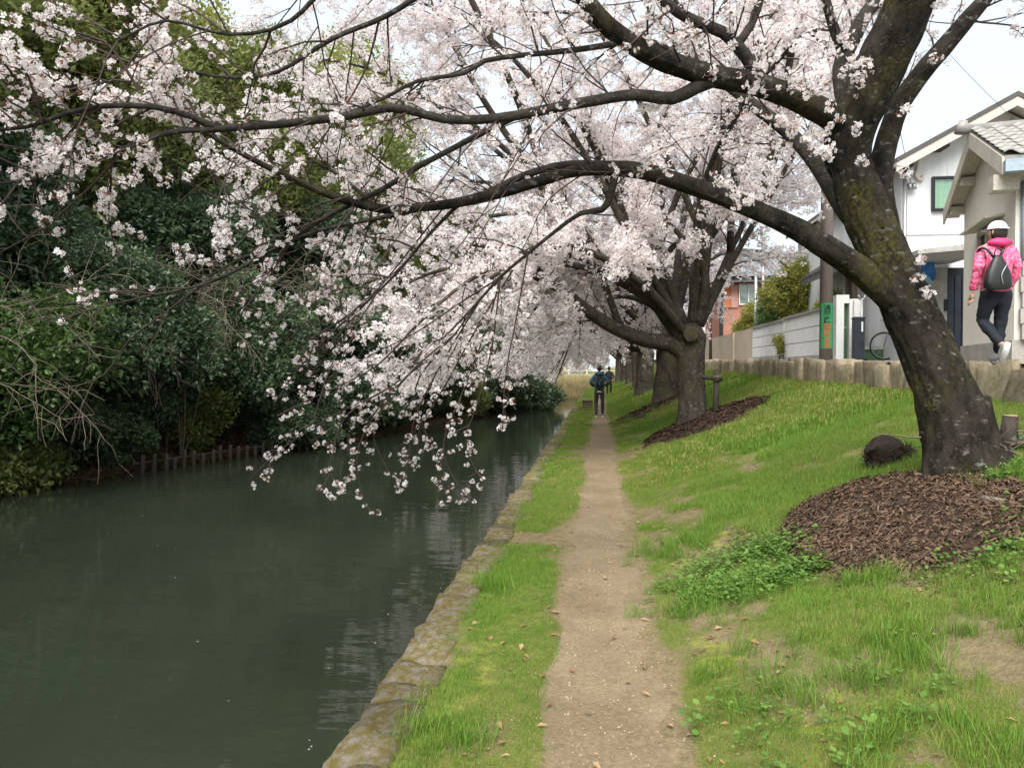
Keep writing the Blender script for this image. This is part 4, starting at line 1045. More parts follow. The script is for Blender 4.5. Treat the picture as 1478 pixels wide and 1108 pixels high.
for k, (x, y, h, r_, pr) in enumerate(tall):
    leafy('broadleaf_tree', 'tall yellow-green tree rising behind the far bank evergreens' if pr is P_LIME else 'dark green tree filling the second row behind the water-edge evergreens' if pr is P_DARK else 'tall olive-green tree standing behind the far bank evergreens', x, y, h, r_, pr, 3600, 560 + k, low=0.2, nl=24, sc=(1.0, 1.9) if y < 30 else (1.4, 2.4), trunk_r=0.26, group='tall lime trees behind the far bank' if pr is P_LIME else 'dark second-row trees' if pr is P_DARK else 'tall olive trees behind the far bank')
for k, (x, y) in enumerate(((-17.5, 6), (-17.8, 11), (-17.5, 16), (-17, 21), (-16, 26), (-15, 32), (-13.5, 39), (-12.5, 48), (-18, 0))):  # row added behind the evergreens, closes sky gaps mirrored in the canal
    leafy('evergreen_shrub', 'broad shadowed evergreen shrub added under the tall trees to block reflected sky', x, y, 5.0, 3.2, P_DARK, 1900, 590 + k, low=-0.1, nl=16, sc=(1.4, 2.4), group='added undergrowth blocking reflected sky', cat='shrub')
# bare grey-tan thickets arching from the bank
def thicket(x, y, z, n, L, label, seed, out=(1, -0.3, 0.5)):
    rg = np.random.default_rng(seed); t = thing('bare_shrub', label, 'shrub', (x, y, float(H(x, y))), 0, 'bare twiggy shrubs on the far bank'); mb = MB()
    b0 = np.array([x, y, float(H(x, y)) - 0.1])
    for k in range(n):
        d = nrm(np.asarray(out) + rg.normal(size=3) * 0.55)
        st = np.array([x, y, z]) + rg.normal(size=3) * (0.5, 0.8, 0.5)
        P = sprout(st, d, L * rg.uniform(0.5, 1.2), 10, 0.16, (0, 0, -0.38), rg); mb.tube(P, np.linspace(0.016, 0.004, 11), 4, cap=False)
        q, T, s_, _ = along(P, 0.22, rg, 0.15)
        for a in range(len(q)):
            b = sprout(q[a], side_dir(T[a], rg, 0.8, 0.0), rg.uniform(0.3, 0.9), 5, 0.2, (0, 0, -0.5), rg); mb.tube(b, np.linspace(0.007, 0.003, 6), 3, cap=False)
        if k % 6 == 0: mb.tube(*catmull([b0, (b0 + st) / 2 + rg.normal(size=3) * 0.2, st], [0.03, 0.024, 0.016], 0.3), k=5, cap=False)
    mb.build('branches', M_greybush, t, kind='stuff')
    return t
thicket(-11.2, 13.2, 2.2, 26, 2.4, 'bare tan shrub arching over the dark water edge', 601)
thicket(-10.6, 18.5, 3.6, 34, 2.2, 'grey leafless thicket hanging between two dark evergreens', 602, (0.7, -0.5, 0.1))
thicket(-9.3, 23.2, 3.8, 34, 2.3, 'dense grey bare thicket above the wooden stakes', 603, (0.6, -0.6, 0.1))
thicket(-8.6, 27.5, 4.2, 30, 2.4, 'grey leafless thicket further along the wooded bank', 604, (0.6, -0.6, 0.1))
for k in range(27):
    y = 8.0 + k * 1.45; h = 1.9 + 0.9 * rs.random()
    leafy('evergreen_shrub', ('low dark shrub' if k % 4 else 'low yellow-green shrub') + ' trailing its leaves into the water along the far bank', float(bankx(y)) - 0.22 + 0.2 * rs.normal(), y, h, 1.0 + 0.4 * rs.random(), P_DARK if k % 4 else P_MID, 560, 620 + k, low=0.0, nl=9, sc=(0.7, 1.2), cat='shrub', trunk_r=0.04, group='low dark shrubs trailing into the canal' if k % 4 else 'low yellow-green shrubs trailing into the canal')
# dry leaf litter on the bank edge
n = 5200; Y = rg.uniform(9, 40, n); X = bankx(Y) - np.abs(rg.normal(0.35, 0.45, n)) + 0.2
stuff(scatter('leaf_litter', P_TAN, np.stack([X, Y, np.maximum(H(X, Y), WZ) + 0.02], -1), rg.uniform(0, 6.28, (n, 3)), rg.uniform(0.35, 0.9, n), None, rg), 'brown leaf litter and dead stems along the foot of the wooded bank', 'leaf litter')
# stakes
M_stake = surf('old_stake', (0.07, 0.058, 0.042), (0.032, 0.027, 0.02), 9, 0.9, 0.5, stretch=(3, 3, 0.6))
sf = thing('stake_fence', 'row of short weathered wooden stakes shoring the far bank', 'fence', (-9.2, 21.3, WZ))
for k in range(26):
    y = 16.6 + k * 0.30; x = float(bankx(y)) + 0.38 + rs.normal() * 0.03; m_ = MB(); h = 0.36 + rs.normal() * 0.05
    m_.tube([(x, y, -1.2), (x, y, WZ + h * 0.6), (x + 0.01, y, WZ + h)], [0.055, 0.052, 0.045], 8, 0.1, k); m_.build('stake', M_stake, sf, smooth=True)
m_ = MB(); yy = np.linspace(16.4, 24.4, 12); m_.tube([(float(bankx(v)) + 0.30, v, WZ + 0.22) for v in yy], [0.035] * 12, 6, 0.1); m_.build('rail', M_stake, sf, smooth=True)

# reed bank and footbridge closing the canal
P_REED = [grass_proto('reed_%d' % i, 30, 0.9, 0.5, 0.012, leafmat('reed_blade%d' % i, (0.34, 0.27, 0.13), (0.46, 0.38, 0.2), (0.55, 0.48, 0.28), 0.35, 0.7), 450 + i) for i in range(2)]
n = 3800; Y = rg.uniform(61.5, 82, n); X = np.where(rg.random(n) < 0.8, rg.uniform(-13, -0.6, n), rg.uniform(-0.6, 1.5, n))
k = (X < bankx(np.minimum(Y, 60)) + 8) & ((X < -1.0) | (Y > 69)); X, Y = X[k], Y[k]
stuff(scatter('reeds', P_REED, np.stack([X, Y, np.maximum(H(X, Y), WZ)], -1), np.stack([rg.normal(0, .15, len(X)), rg.normal(0, .15, len(X)), rg.uniform(0, 6.28, len(X))], -1), rg.uniform(0.5, 1.1, len(X)), None, rg), 'pale straw-coloured reeds at the end of the canal', 'reeds')
M_conc = surf('concrete', (0.46, 0.45, 0.42), (0.33, 0.32, 0.30), 2.5, 0.85, 0.25)
M_whitepaint = surf('white_paint', (0.80, 0.80, 0.78), (0.66, 0.66, 0.64), 3, 0.6, 0.1)
br = thing('footbridge', 'pale concrete footbridge with white railing beyond the reeds', 'bridge', (-4, 86, 0.2))
mb = MB(); mb.box(-22, 9, 84.6, 87.4, 0.55, 1.0); mb.build('deck', M_conc, br)
for x in np.arange(-21.5, 9, 2.0): m_ = MB(); m_.box(x, x + 0.12, 84.7, 84.85, 1.003, 2.05); m_.build('post', M_whitepaint, br)
for z in (1.35, 1.68, 2.0): m_ = MB(); m_.box(-21.6, 8.9, 84.62, 84.69, z, z + 0.09); m_.build('rail', M_whitepaint, br)
for x in (-14, -5, 4): m_ = MB(); m_.box(x, x + 0.9, 85.2, 86.8, -1.2, 0.547); m_.build('pier', M_conc, br)
M_box = surf('box_wood', (0.20, 0.15, 0.09), (0.11, 0.08, 0.05), 5, 0.9, 0.4)
bxp = at(848, 583, 31.0)
bo = thing('wooden_box', 'small brown wooden box standing on the canal edge ahead of the walking man', 'box', (bxp[0], 31.0, 0))
m_ = MB(); m_.box(bxp[0] - .2, bxp[0] + .2, 30.8, 31.2, -0.02, 0.30); m_.build('case', M_box, bo)
m_ = MB(); m_.box(bxp[0] - .23, bxp[0] + .23, 30.77, 31.23, 0.302, 0.345); m_.build('lid', M_box, bo)

# ------------------------------------------------------------------ houses and street things on the raised road
M_white = surf('white_stucco', (0.76, 0.78, 0.79), (0.62, 0.64, 0.65), 0.9, 0.85, 0.15, 0.004, fine=40, stretch=(2.5, 2.5, 0.35))
M_cream = surf('cream_stucco', (0.80, 0.77, 0.70), (0.70, 0.67, 0.59), 1.2, 0.85, 0.2, 0.004, fine=40)
M_eave = surf('eave_paint', (0.62, 0.58, 0.50), (0.50, 0.46, 0.39), 3, 0.75, 0.1)
M_dkroof = surf('dark_metal_roof', (0.10, 0.09, 0.085), (0.06, 0.055, 0.05), 4, 0.5, 0.1)
M_tile = surf('grey_roof_tile', (0.36, 0.35, 0.33), (0.22, 0.215, 0.20), 9, 0.55, 0.2)
M_tiledk = surf('dark_roof_tile', (0.085, 0.085, 0.09), (0.045, 0.045, 0.05), 9, 0.38, 0.15, spec=0.6)
M_tileblue = surf('blue_grey_roof_tile', (0.26, 0.30, 0.34), (0.15, 0.18, 0.21), 5, 0.5, 0.2)
M_black = surf('black_frame', (0.02, 0.022, 0.025), (0.012, 0.012, 0.014), 8, 0.45, 0.05)
M_darkwood = surf('dark_wood', (0.085, 0.062, 0.045), (0.04, 0.03, 0.022), 6, 0.85, 0.3, stretch=(1, 1, 0.2))
M_curtain = surf('green_curtain', (0.42, 0.60, 0.42), (0.30, 0.46, 0.32), 3, 0.9, 0.3, stretch=(9, 9, 0.2))
M_greycurt = surf('grey_curtain', (0.45, 0.47, 0.46), (0.33, 0.35, 0.34), 3, 0.9, 0.3, stretch=(7, 7, 0.2))
M_bluesheet = surf('blue_grey_sheet', (0.34, 0.42, 0.47), (0.26, 0.33, 0.38), 3, 0.5, 0.1)
M_block = surf('concrete_block', (0.40, 0.38, 0.34), (0.28, 0.265, 0.24), 3, 0.9, 0.4)
M_brick = surf('red_brown_cladding', (0.42, 0.20, 0.14), (0.30, 0.13, 0.09), 3, 0.85, 0.3)
M_orange = surf('orange_shutter', (0.50, 0.17, 0.06), (0.38, 0.12, 0.045), 3, 0.7, 0.1)
M_pinkwall = surf('salmon_panel', (0.52, 0.30, 0.25), (0.42, 0.23, 0.19), 3, 0.8, 0.1)
M_beige = surf('beige_wall', (0.50, 0.43, 0.33), (0.40, 0.34, 0.26), 1.0, 0.9, 0.2)
M_fence = surf('white_fence_block', (0.82, 0.83, 0.82), (0.72, 0.73, 0.71), 2.5, 0.85, 0.12, 0.004, fine=30)
M_pole = surf('pole_concrete', (0.27, 0.225, 0.205), (0.19, 0.155, 0.14), 2, 0.9, 0.2, stretch=(1, 1, 0.3))
M_signgreen = surf('sign_green', (0.04, 0.29, 0.11), (0.03, 0.24, 0.09), 3, 0.5, 0.05)
M_signink = surf('sign_black_ink', (0.012, 0.014, 0.014), (0.01, 0.01, 0.01), 9, 0.5, 0)
M_signred = surf('sign_red_ink', (0.50, 0.10, 0.03), (0.44, 0.085, 0.03), 9, 0.5, 0)
M_slate = surf('dark_slate_post', (0.03, 0.04, 0.055), (0.02, 0.026, 0.036), 4, 0.5, 0.1)
M_steel = surf('grey_steel', (0.42, 0.43, 0.43), (0.32, 0.33, 0.33), 6, 0.4, 0.05, metal=0.6)
M_bluetarp = surf('blue_tarp', (0.05, 0.22, 0.55), (0.03, 0.14, 0.4), 6, 0.5, 0.4)
M_greenbin = surf('green_plastic', (0.09, 0.17, 0.09), (0.06, 0.12, 0.06), 4, 0.5, 0.1)
M_rubber = surf('black_rubber', (0.02, 0.02, 0.02), (0.012, 0.012, 0.012), 9, 0.7, 0.1)
M_cable = surf('cable', (0.05, 0.05, 0.055), (0.03, 0.03, 0.03), 9, 0.6, 0)
def glass_mat():
    m, nt, b = new_mat('window_glass')
    tr = nt.nodes.new('ShaderNodeBsdfTransparent'); tr.inputs[0].default_value = (0.9, 0.95, 0.93, 1)
    gl = nt.nodes.new('ShaderNodeBsdfGlossy'); gl.inputs['Roughness'].default_value = 0.03
    ms = nt.nodes.new('ShaderNodeMixShader'); ms.inputs[0].default_value = 0.08
    nt.links.new(tr.outputs[0], ms.inputs[1]); nt.links.new(gl.outputs[0], ms.inputs[2])
    nt.links.new(ms.outputs[0], nt.nodes['Material Output'].inputs[0])
    return m
M_glass = glass_mat()
def bx(name, x0, x1, y0, y1, z0, z1, mat, parent, world=True):
    return MB().box(x0, x1, y0, y1, z0, z1).build(name, mat, parent, world=world)

# two-storey white house
HY = 18.0; zr = float(roadz(HY))
X0 = at(1300, 400, HY)[0]; ap = at(1450, 152, HY); zE = at(1300, 240, HY)[2]; XR = 2 * ap[0] - X0
wh = thing('white_house', 'two-storey white rendered house with low gabled roof behind the cream building', 'house', (X0 + 2, HY, zr))
MB().prism([(X0, HY, zr - 0.3), (XR, HY, zr - 0.3), (XR, HY, zE), (ap[0], HY, ap[2] - 0.12), (X0, HY, zE)], (0, 9, 0)).build('wall', M_white, wh)
for s_, xe in ((-1, X0), (1, XR)):
    d = np.array([ap[0] - xe, 0, ap[2] - 0.10 - zE]); o_ = np.array([xe, HY, zE]) - d * 0.14; A = o_ + (0, -0.55, 0.02); B = np.array([ap[0], HY - 0.55, ap[2] - 0.08])
    rf = MB().prism([A + (0, 0, 0.10), B + (0, 0, 0.10), B + (0, 0, 0.20), A + (0, 0, 0.20)], (0, 10, 0)).build('roof', M_dkroof, wh)
    MB().prism([A + (0, 0.02, -0.10), B + (0, 0.02, -0.10), B + (0, 0.02, 0.097), A + (0, 0.02, 0.097)], (0, 0.06, 0)).build('barge_board', M_eave, rf)
    MB().prism([A + (0, 0.085, 0.03), B + (0, 0.085, 0.03), B + (0, 0.085, 0.095), A + (0, 0.085, 0.095)], (0, 9.4, 0)).build('soffit', M_eave, rf)
    for t_ in (0.12, 0.42, 0.72):
        c = A + (B - A) * t_; bx('purlin_end', c[0] - 0.09, c[0] + 0.09, HY - 0.46, HY - 0.003, c[2] - 0.13, c[2] + 0.027, M_darkwood, rf)
for zz in (zr + 2.75,): bx('joint', X0 + .002, XR, HY - .006, HY - .0005, zz, zz + .03, M_steel, wh)
for k in range(1, 5): bx('joint', X0 + k * .95, X0 + k * .95 + .008, HY - .005, HY - .0005, zr, zE - .02, M_greycurt, wh)
wa, wb_ = at(1347, 302, HY), at(1402, 258, HY)
w_ = bx('window', wa[0], wb_[0], HY - 0.025, HY - 0.003, wa[2], wb_[2], M_curtain, wh)
for nm, x0, x1, z0, z1 in (('l', wa[0] - .05, wa[0], wa[2] - .05, wb_[2] + .05), ('r', wb_[0], wb_[0] + .05, wa[2] - .05, wb_[2] + .05), ('b', wa[0], wb_[0], wa[2] - .05, wa[2]), ('t', wa[0], wb_[0], wb_[2], wb_[2] + .05), ('m', (wa[0] + wb_[0]) / 2 + .02, (wa[0] + wb_[0]) / 2 + .06, wa[2], wb_[2])):
    bx('frame', x0, x1, HY - 0.09, HY - 0.002, z0, z1, M_black, w_)
bx('pane', wa[0], wb_[0], HY - 0.052, HY - 0.046, wa[2], wb_[2], M_glass, w_)
c = at(1463, 178, HY); MB().tube([(c[0], HY - 0.09, c[2]), (c[0], HY - .001, c[2])], [0.09, 0.11], 14).build('vent_cap', M_white, wh, smooth=True)
pp = [at(1325, 210, HY - .06), at(1325, 238, HY - .06), at(1322, 250, HY - .06), at(1323, 256, HY - .06), at(1330, 260, HY - .06), at(1333, 252, HY - .06)]
MB().tube(*catmull(pp, [0.035] * 6, 0.1), k=8).build('service_conduit', M_eave, wh, smooth=True)
MB().tube([(X0 + .05, HY - .07, zE - 0.05), (X0 + .05, HY - .07, zr)], [0.045, 0.045], 8).build('downpipe', M_steel, wh, smooth=True)
for px in (1312, 1318): 
    c = at(px, 266, HY - .05); MB().tube([c + (0, .05, 0), c - (0, 0.06, 0), c - (0, 0.08, 0.12)], [0.03, 0.035, 0.05], 8).build('insulator', M_steel, wh, smooth=True)
# porch on its left with door
pa, pb = at(1322, 366, 15.6), at(1392, 352, 16.2)
po = thing('porch', 'grey flat porch roof over a dark doorway beside the cream building', 'porch', (pa[0], 17, zr))
MB().prism([(pa[0], 15.5, pa[2] - .02), (pb[0] + .5, 15.5, pa[2] + .10), (pb[0] + .5, 15.5, pa[2] + .24), (pa[0], 15.5, pa[2] + .06)], (0, 2.45, 0)).build('roof', M_conc, po)
dx0 = at(1342, 400, 17.6)[0]
bx('wall', dx0, dx0 + 0.34, 17.55, 17.75, zr - .1, pa[2] - .03, M_block, po)
bx('door', dx0 + 0.345, dx0 + 0.95, 17.62, 17.70, zr - .1, pa[2] - .03, M_black, po)
for k in range(4): bx('door_panel', dx0 + 0.37 + k * .145, dx0 + 0.495 + k * .145, 17.595, 17.617, zr + .05, pa[2] - .2, M_slate, po)
bx('post', dx0 + 0.955, dx0 + 1.12, 17.5, 17.75, zr - .1, pa[2] - .03, M_steel, po)
bx('meter_box', dx0 + 0.12, dx0 + 0.30, 17.45, 17.548, zr + 1.05, zr + 1.3, M_black, po)
MB().tube([(dx0 + 0.5, 16.2, pa[2] - .06), (dx0 + 1.2, 15.6, pa[2] - .12)], [.03, .03], 8).build('brace', M_whitepaint, po)
tp_ = thing('tarpaulin', 'crumpled blue tarpaulin bundle beside the porch wall', 'tarpaulin', tuple(at(1343, 410, 17.2)[:2]) + (zr,))
c = at(1344, 388, 17.3)
V = np.array([(x, y, z) for z in (0, .18, .34, .5) for (x, y) in ((-.2, -.12), (.06, -.1), (.07, .1), (-.18, .12))]) + rs.normal(size=(16, 3)) * 0.03 + (c[0] - .02, 17.3, c[2] - .25)
F = [(4 * r + k, 4 * r + (k + 1) % 4, 4 * r + 4 + (k + 1) % 4, 4 * r + 4 + k) for r in range(3) for k in range(4)] + [(3, 2, 1, 0), (12, 13, 14, 15)]
MB().add(V, F).build('sheet', M_bluetarp, tp_)
bx('stack', c[0] - .24, c[0] + .2, 17.16, 17.44, zr - .05, c[2] - .27, M_block, tp_)

# cream single-storey building, gable towards the canal
NB = at(1466, 300, 10.8); FB = at(1392, 300, 13.6); ang = math.atan2(FB[0] - NB[0], FB[1] - NB[1]); GL = math.hypot(FB[0] - NB[0], FB[1] - NB[1])
zc = float(roadz(11)) - 0.02
cb = thing('cream_building', 'small cream building with grey tiled gable roof beside the walker in pink', 'house', (NB[0], NB[1], zc), -ang)
def lb(name, x0, x1, y0, y1, z0, z1, mat, parent=None): return MB().box(x0, x1, y0, y1, z0, z1).build(name, mat, parent or cb, world=False)
EH = 2.66; RH = 0.66; mid = GL / 2; OV = 0.36; FO = 0.22
MB().prism([(0, 0.002, 0.30), (0, GL, 0.30), (0, GL, EH), (0, mid, EH + RH), (0, 0.002, EH)], (5, 0, 0)).build('wall', M_cream, cb, world=False)
lb('plinth', -0.03, 5.0, -0.03, GL + 0.03, -0.2, 0.297, M_block)
sl = RH / mid
for side, y0, y1 in (('near', -OV, mid), ('far', GL + OV, mid)):
    za = EH - OV * sl + 0.05; zb = EH + RH + 0.05
    rf = MB().prism([(-FO, y0, za), (-FO, y1, zb), (-FO, y1, zb + 0.09), (-FO, y0, za + 0.09)], (5.3, 0, 0)).build('roof', M_tile, cb, world=False)
    MB().prism([(-FO - 0.03, y0, za - 0.15), (-FO - 0.03, y1, zb - 0.15), (-FO - 0.03, y1, zb + 0.075), (-FO - 0.03, y0, za + 0.075)], (0.028, 0, 0)).build('barge_board', M_eave, rf, world=False)
    MB().prism([(-FO + .002, y0, za - .05), (-FO + .002, y1, zb - .05), (-FO + .002, y1, zb - .003), (-FO + .002, y0, za - .003)], (FO - .004, 0, 0)).build('soffit', M_eave, rf, world=False)
    if side == 'near':
        # pan tiles, each its own piece
        n = 7; xs_ = np.linspace(0, 0.285, n); prof = 0.035 * np.sin(xs_ / 0.285 * 2 * math.pi) * np.where(xs_ < .14, 1.0, 0.8)
        m_ = MB(); V = []
        for yy_, dz in ((0, 0.03), (0.30, 0.0)):
            V += [(x, yy_, p + dz) for x, p in zip(xs_, prof)]
        V += [(x, 0, p + 0.005) for x, p in zip(xs_, prof)]
        m_.add(V, [(k, k + 1, n + k + 1, n + k) for k in range(n - 1)] + [(2 * n + k, 2 * n + k + 1, k + 1, k) for k in range(n - 1)])
        tme = m_.mesh('tile', True); tme.materials.append(M_tile)
        th = math.atan(sl); slen = (mid + OV) / math.cos(th)
        for r_i in range(8):
            for c_i in range(10):
                o = bpy.data.objects.new('tile', tme); COL.objects.link(o); o.parent = rf
                q = r_i * slen / 8.0
                o.location = (-FO - 0.02 + c_i * 0.265, y0 - 0.03 + q * math.cos(th), za + 0.115 + q * math.sin(th)); o.rotation_euler = (th + rs.normal() * .006, rs.normal() * .01, 0)
MB().tube([(-FO - 0.08, mid, EH + RH + 0.17), (5, mid, EH + RH + 0.17)], [0.075, 0.075], 10).build('ridge', M_tile, cb, smooth=True, world=False)
MB().tube([(-FO - 0.13, mid, EH + RH + 0.12), (-FO - 0.10, mid, EH + RH + 0.30)], [0.10, 0.06], 10).build('ridge_end', M_tile, cb, smooth=True, world=False)
lb('gutter', -FO - .02, 5, -OV - 0.13, -OV - 0.005, EH - OV * sl - 0.09, EH - OV * sl + 0.06, M_bluesheet)
lb('beam', -0.30, -0.003, -0.18, 0.10, EH - 0.42, EH - 0.22, M_eave)
for y_ in (0.62, 2.18): lb('purlin', -FO + .01, -.003, y_ - .05, y_ + .05, EH + RH - abs(y_ - mid) * sl - 0.16, EH + RH - abs(y_ - mid) * sl - 0.035, M_eave)
lb('purlin', -FO + .01, -.003, GL - .02, GL + .10, EH - .16, EH - .04, M_eave)
wd = lb('window', -0.02, -0.003, 0.75, 1.65, 1.25, 1.92, M_black)
for y0, y1, z0, z1 in ((.70, .75, 1.2, 1.97), (1.65, 1.70, 1.2, 1.97), (.75, 1.65, 1.92, 1.97), (.75, 1.65, 1.2, 1.25), (1.18, 1.22, 1.25, 1.92)): lb('frame', -0.07, -0.002, y0, y1, z0, z1, M_eave, wd)
MB().prism([(-0.24, 0.5, 2.0), (-0.002, 0.5, 2.03), (-0.002, 0.5, 2.06), (-0.24, 0.5, 2.03)], (0, 1.5, 0)).build('awning', M_eave, cb, world=False)
for k in range(12): MB().tube([(0.10 + k * .16, -0.035, 1.35), (0.10 + k * .16, -0.035, EH - 0.3)], [0.05, 0.05], 6).build('corrugation', M_bluesheet, cb, smooth=True, world=False)
for r_i in range(5):
    for c_i in range(5): lb('block', 0.06 + c_i * .41 - (r_i % 2) * .02, 0.455 + c_i * .41 - (r_i % 2) * .02, -0.12, -0.035, 0.302 + r_i * .205, 0.497 + r_i * .205, M_block)

# utility pole with the school-road sign
pY = 17.0; pX = at(1192, 515, pY)[0]; zp = float(roadz(pY)) - 0.02
pl = thing('utility_pole', 'brown-grey concrete utility pole wrapped with a green sign', 'pole', (pX, pY, zp))
MB().tube([(pX, pY, zp), (pX, pY, zp + 4.5), (pX, pY, zp + 9.5)], [0.135, 0.12, 0.095], 20).build('shaft', M_pole, pl, smooth=True)
for z in (8.4, 9.0): bx('crossarm', pX - .8, pX + .8, pY - .17, pY - .10, zp + z, zp + z + .09, M_steel, pl)
sgz0, sgz1 = at(1192, 503, pY)[2], at(1192, 438, pY)[2]
th = np.linspace(-math.pi * 0.86, -math.pi * 0.14, 17); rS = 0.142
V = [(pX + rS * math.cos(a), pY + rS * math.sin(a), z) for z in (sgz0, sgz1) for a in th] + [(pX + .12 * math.cos(a), pY + .12 * math.sin(a), z) for z in (sgz0, sgz1) for a in th]
n = 17; F = [(k, k + 1, n + k + 1, n + k) for k in range(n - 1)] + [(2 * n + k, k, n + k, 3 * n + k) for k in (0, n - 1)] + [(2 * n + k, 2 * n + k + 1, k + 1, k) for k in range(n - 1)] + [(n + k, n + k + 1, 3 * n + k + 1, 3 * n + k) for k in range(n - 1)]
sg = MB().add(V, F).build('sign', M_signgreen, pl); sg['label'] = 'tall green sign with black and red characters'
def wrap_text(ch, zc_, size, mat, parent):
    cu = bpy.data.curves.new('character', 'FONT'); cu.body = ch; cu.size = size; cu.align_x = 'CENTER'; cu.align_y = 'CENTER'; cu.resolution_u = 3; cu.offset = size * 0.018
    o = bpy.data.objects.new('tmp', cu); COL.objects.link(o); bpy.context.view_layer.update()
    me = bpy.data.meshes.new_from_object(o.evaluated_get(bpy.context.evaluated_depsgraph_get())); bpy.data.objects.remove(o)
    bm = bmesh.new(); bm.from_mesh(me)
    bmesh.ops.triangulate(bm, faces=bm.faces[:])
    xs_ = [v.co.x for v in bm.verts]; ys_ = [v.co.y for v in bm.verts]
    if not xs_: return
    cx, cy = (min(xs_) + max(xs_)) / 2, (min(ys_) + max(ys_)) / 2
    for v in bm.verts:
        x, y = v.co.x - cx, v.co.y - cy; a = -math.pi / 2 - 0.10 + x / 0.147
        v.co = (pX + 0.147 * math.cos(a), pY + 0.147 * math.sin(a), zc_ + y)
    bm.to_mesh(me); bm.free()
    link('character', me, mat, parent)
chars = '\u901a\u5b66\u8def\u901f\u5ea6\u6ce8\u610f'
for k, ch in enumerate(chars):
    hgt = (sgz1 - sgz0 - 0.06) / 7; wrap_text(ch, sgz1 - 0.04 - hgt * (k + 0.5), 0.145, M_signink if k < 3 else M_signred, sg)
# overhead lines
def wire(name, label, a, b, sag, r=0.012):
    t_ = np.linspace(0, 1, 24)[:, None]; P = np.asarray(a) * (1 - t_) + np.asarray(b) * t_; P[:, 2] -= sag * 4 * (t_ * (1 - t_))[:, 0]
    o = MB().tube(P, [r] * 24, 6).build(name, M_cable, None, smooth=True); return tag(o, label, 'cable', 'overhead cables')
topp = np.array([pX, pY - .14, zp + 9.05])
wire('power_line', 'thin dark overhead cable strung from the utility pole past the tree', topp + (0.5, 0, 0), at(1500, -6, 7.5), 0.5, 0.007)
wire('power_line', 'thin dark overhead cable strung from the utility pole past the tree', topp + (0.2, 0, -0.6), at(1500, 12, 7.2), 0.6, 0.007)
wire('power_line', 'faint service wire slung to the white house wall', topp + (0.7, 0, 0), at(1315, 264, HY - .08), 0.3, 0.006)
wire('power_line', 'faint wire passing in front of the white house gable', topp + (0.7, 0, -.6), at(1500, 205, 17.2), 0.2, 0.005)

# white block garden wall with gate and slate post
FX = 5.62
gw = thing('garden_wall', 'white banded block wall with grey coping behind the utility pole', 'wall', (FX, 24, float(roadz(24))))
for (y0, y1, hh) in ((18.9, 24.4, 1.32), (24.55, 29.4, 1.22)):
    nb = 3
    for k in range(nb):
        zb = float(roadz(y0)) + 0.16; st = (hh - 0.16) / nb
        bx('block_course', FX, FX + 0.16, y0, y1, zb + k * st, zb + (k + 1) * st - 0.022, M_fence, gw)
    bx('footing', FX - 0.02, FX + 0.18, y0 - .01, y1 + .01, float(roadz(y0)) - 0.1, float(roadz(y0)) + 0.157, M_conc, gw)
    bx('backing', FX + 0.02, FX + 0.15, y0 + .01, y1 - .01, float(roadz(y0)) + 0.16, float(roadz(y0)) + hh - .03, M_block, gw)
    bx('coping', FX - 0.05, FX + 0.21, y0 - .03, y1 + .03, float(roadz(y0)) + hh - 0.02, float(roadz(y0)) + hh + 0.05, M_tile, gw)
gp = thing('gate_wall', 'white gate wall with a narrow dark slot window next to the slate post', 'wall', (5.7, 18.4, float(roadz(18))))
g0, g1, g2, g3 = (at(x, 480, 18.4)[0] for x in (1205, 1216, 1223.5, 1236)); zg = float(roadz(18.4)); zt = at(1210, 426, 18.4)[2]
bx('pier', g0, g1, 18.3, 18.55, zg - .1, zt, M_fence, gp); bx('pier', g2, g3, 18.28, 18.55, zg - .1, at(1230, 432, 18.4)[2], M_fence, gp)
bx('lintel', g1 + .001, g2 - .001, 18.3, 18.55, at(1220, 438, 18.4)[2], zt, M_fence, gp)
bx('gate', g1 + .001, g2 - .001, 18.42, 18.46, zg + .03, at(1220, 438, 18.4)[2] - .002, M_greenbin, gp)
bx('handle', g1 + .01, g2 - .03, 18.38, 18.418, at(1220, 474, 18.4)[2], at(1220, 472, 18.4)[2], M_steel, gp)
bx('letter_box', g3 - .12, g3 + .02, 18.18, 18.278, at(1220, 458, 18.4)[2], at(1220, 434, 18.4)[2], M_whitepaint, gp)
s0, s1 = at(1232, 480, 17.8)[0], at(1246, 480, 17.8)[0]; zs = float(roadz(17.8)); zst = at(1238, 460, 17.8)[2]
sp = thing('gate_post', 'dark slate gate post with a white name plate', 'post', (s0, 17.8, zs))
bx('shaft', s0, s1, 17.7, 17.92, zs - .1, zst, M_slate, sp); bx('cap', s0 - .012, s1 + .012, 17.688, 17.932, zst + .001, zst + .03, M_slate, sp)
bx('name_plate', s0 + .13, s0 + .165, 17.688, 17.698, zst - .29, zst - .07, M_whitepaint, sp)
bx('base', s0 - .03, s1 + .05, 17.67, 17.95, zs - .08, zs + .03, M_rubber, sp)
# beige wall further on
bw = thing('beige_wall', 'plain beige rendered wall continuing past the white block wall', 'wall', (5.6, 34, float(roadz(34))))
bx('wall_panel', 5.62, 5.8, 29.5, 33.2, float(roadz(30)) - .2, float(roadz(30)) + 1.18, M_beige, bw)
bx('wall_panel', 5.55, 5.78, 33.22, 44.0, float(roadz(34)) - .2, float(roadz(34)) + 1.12, M_beige, bw)
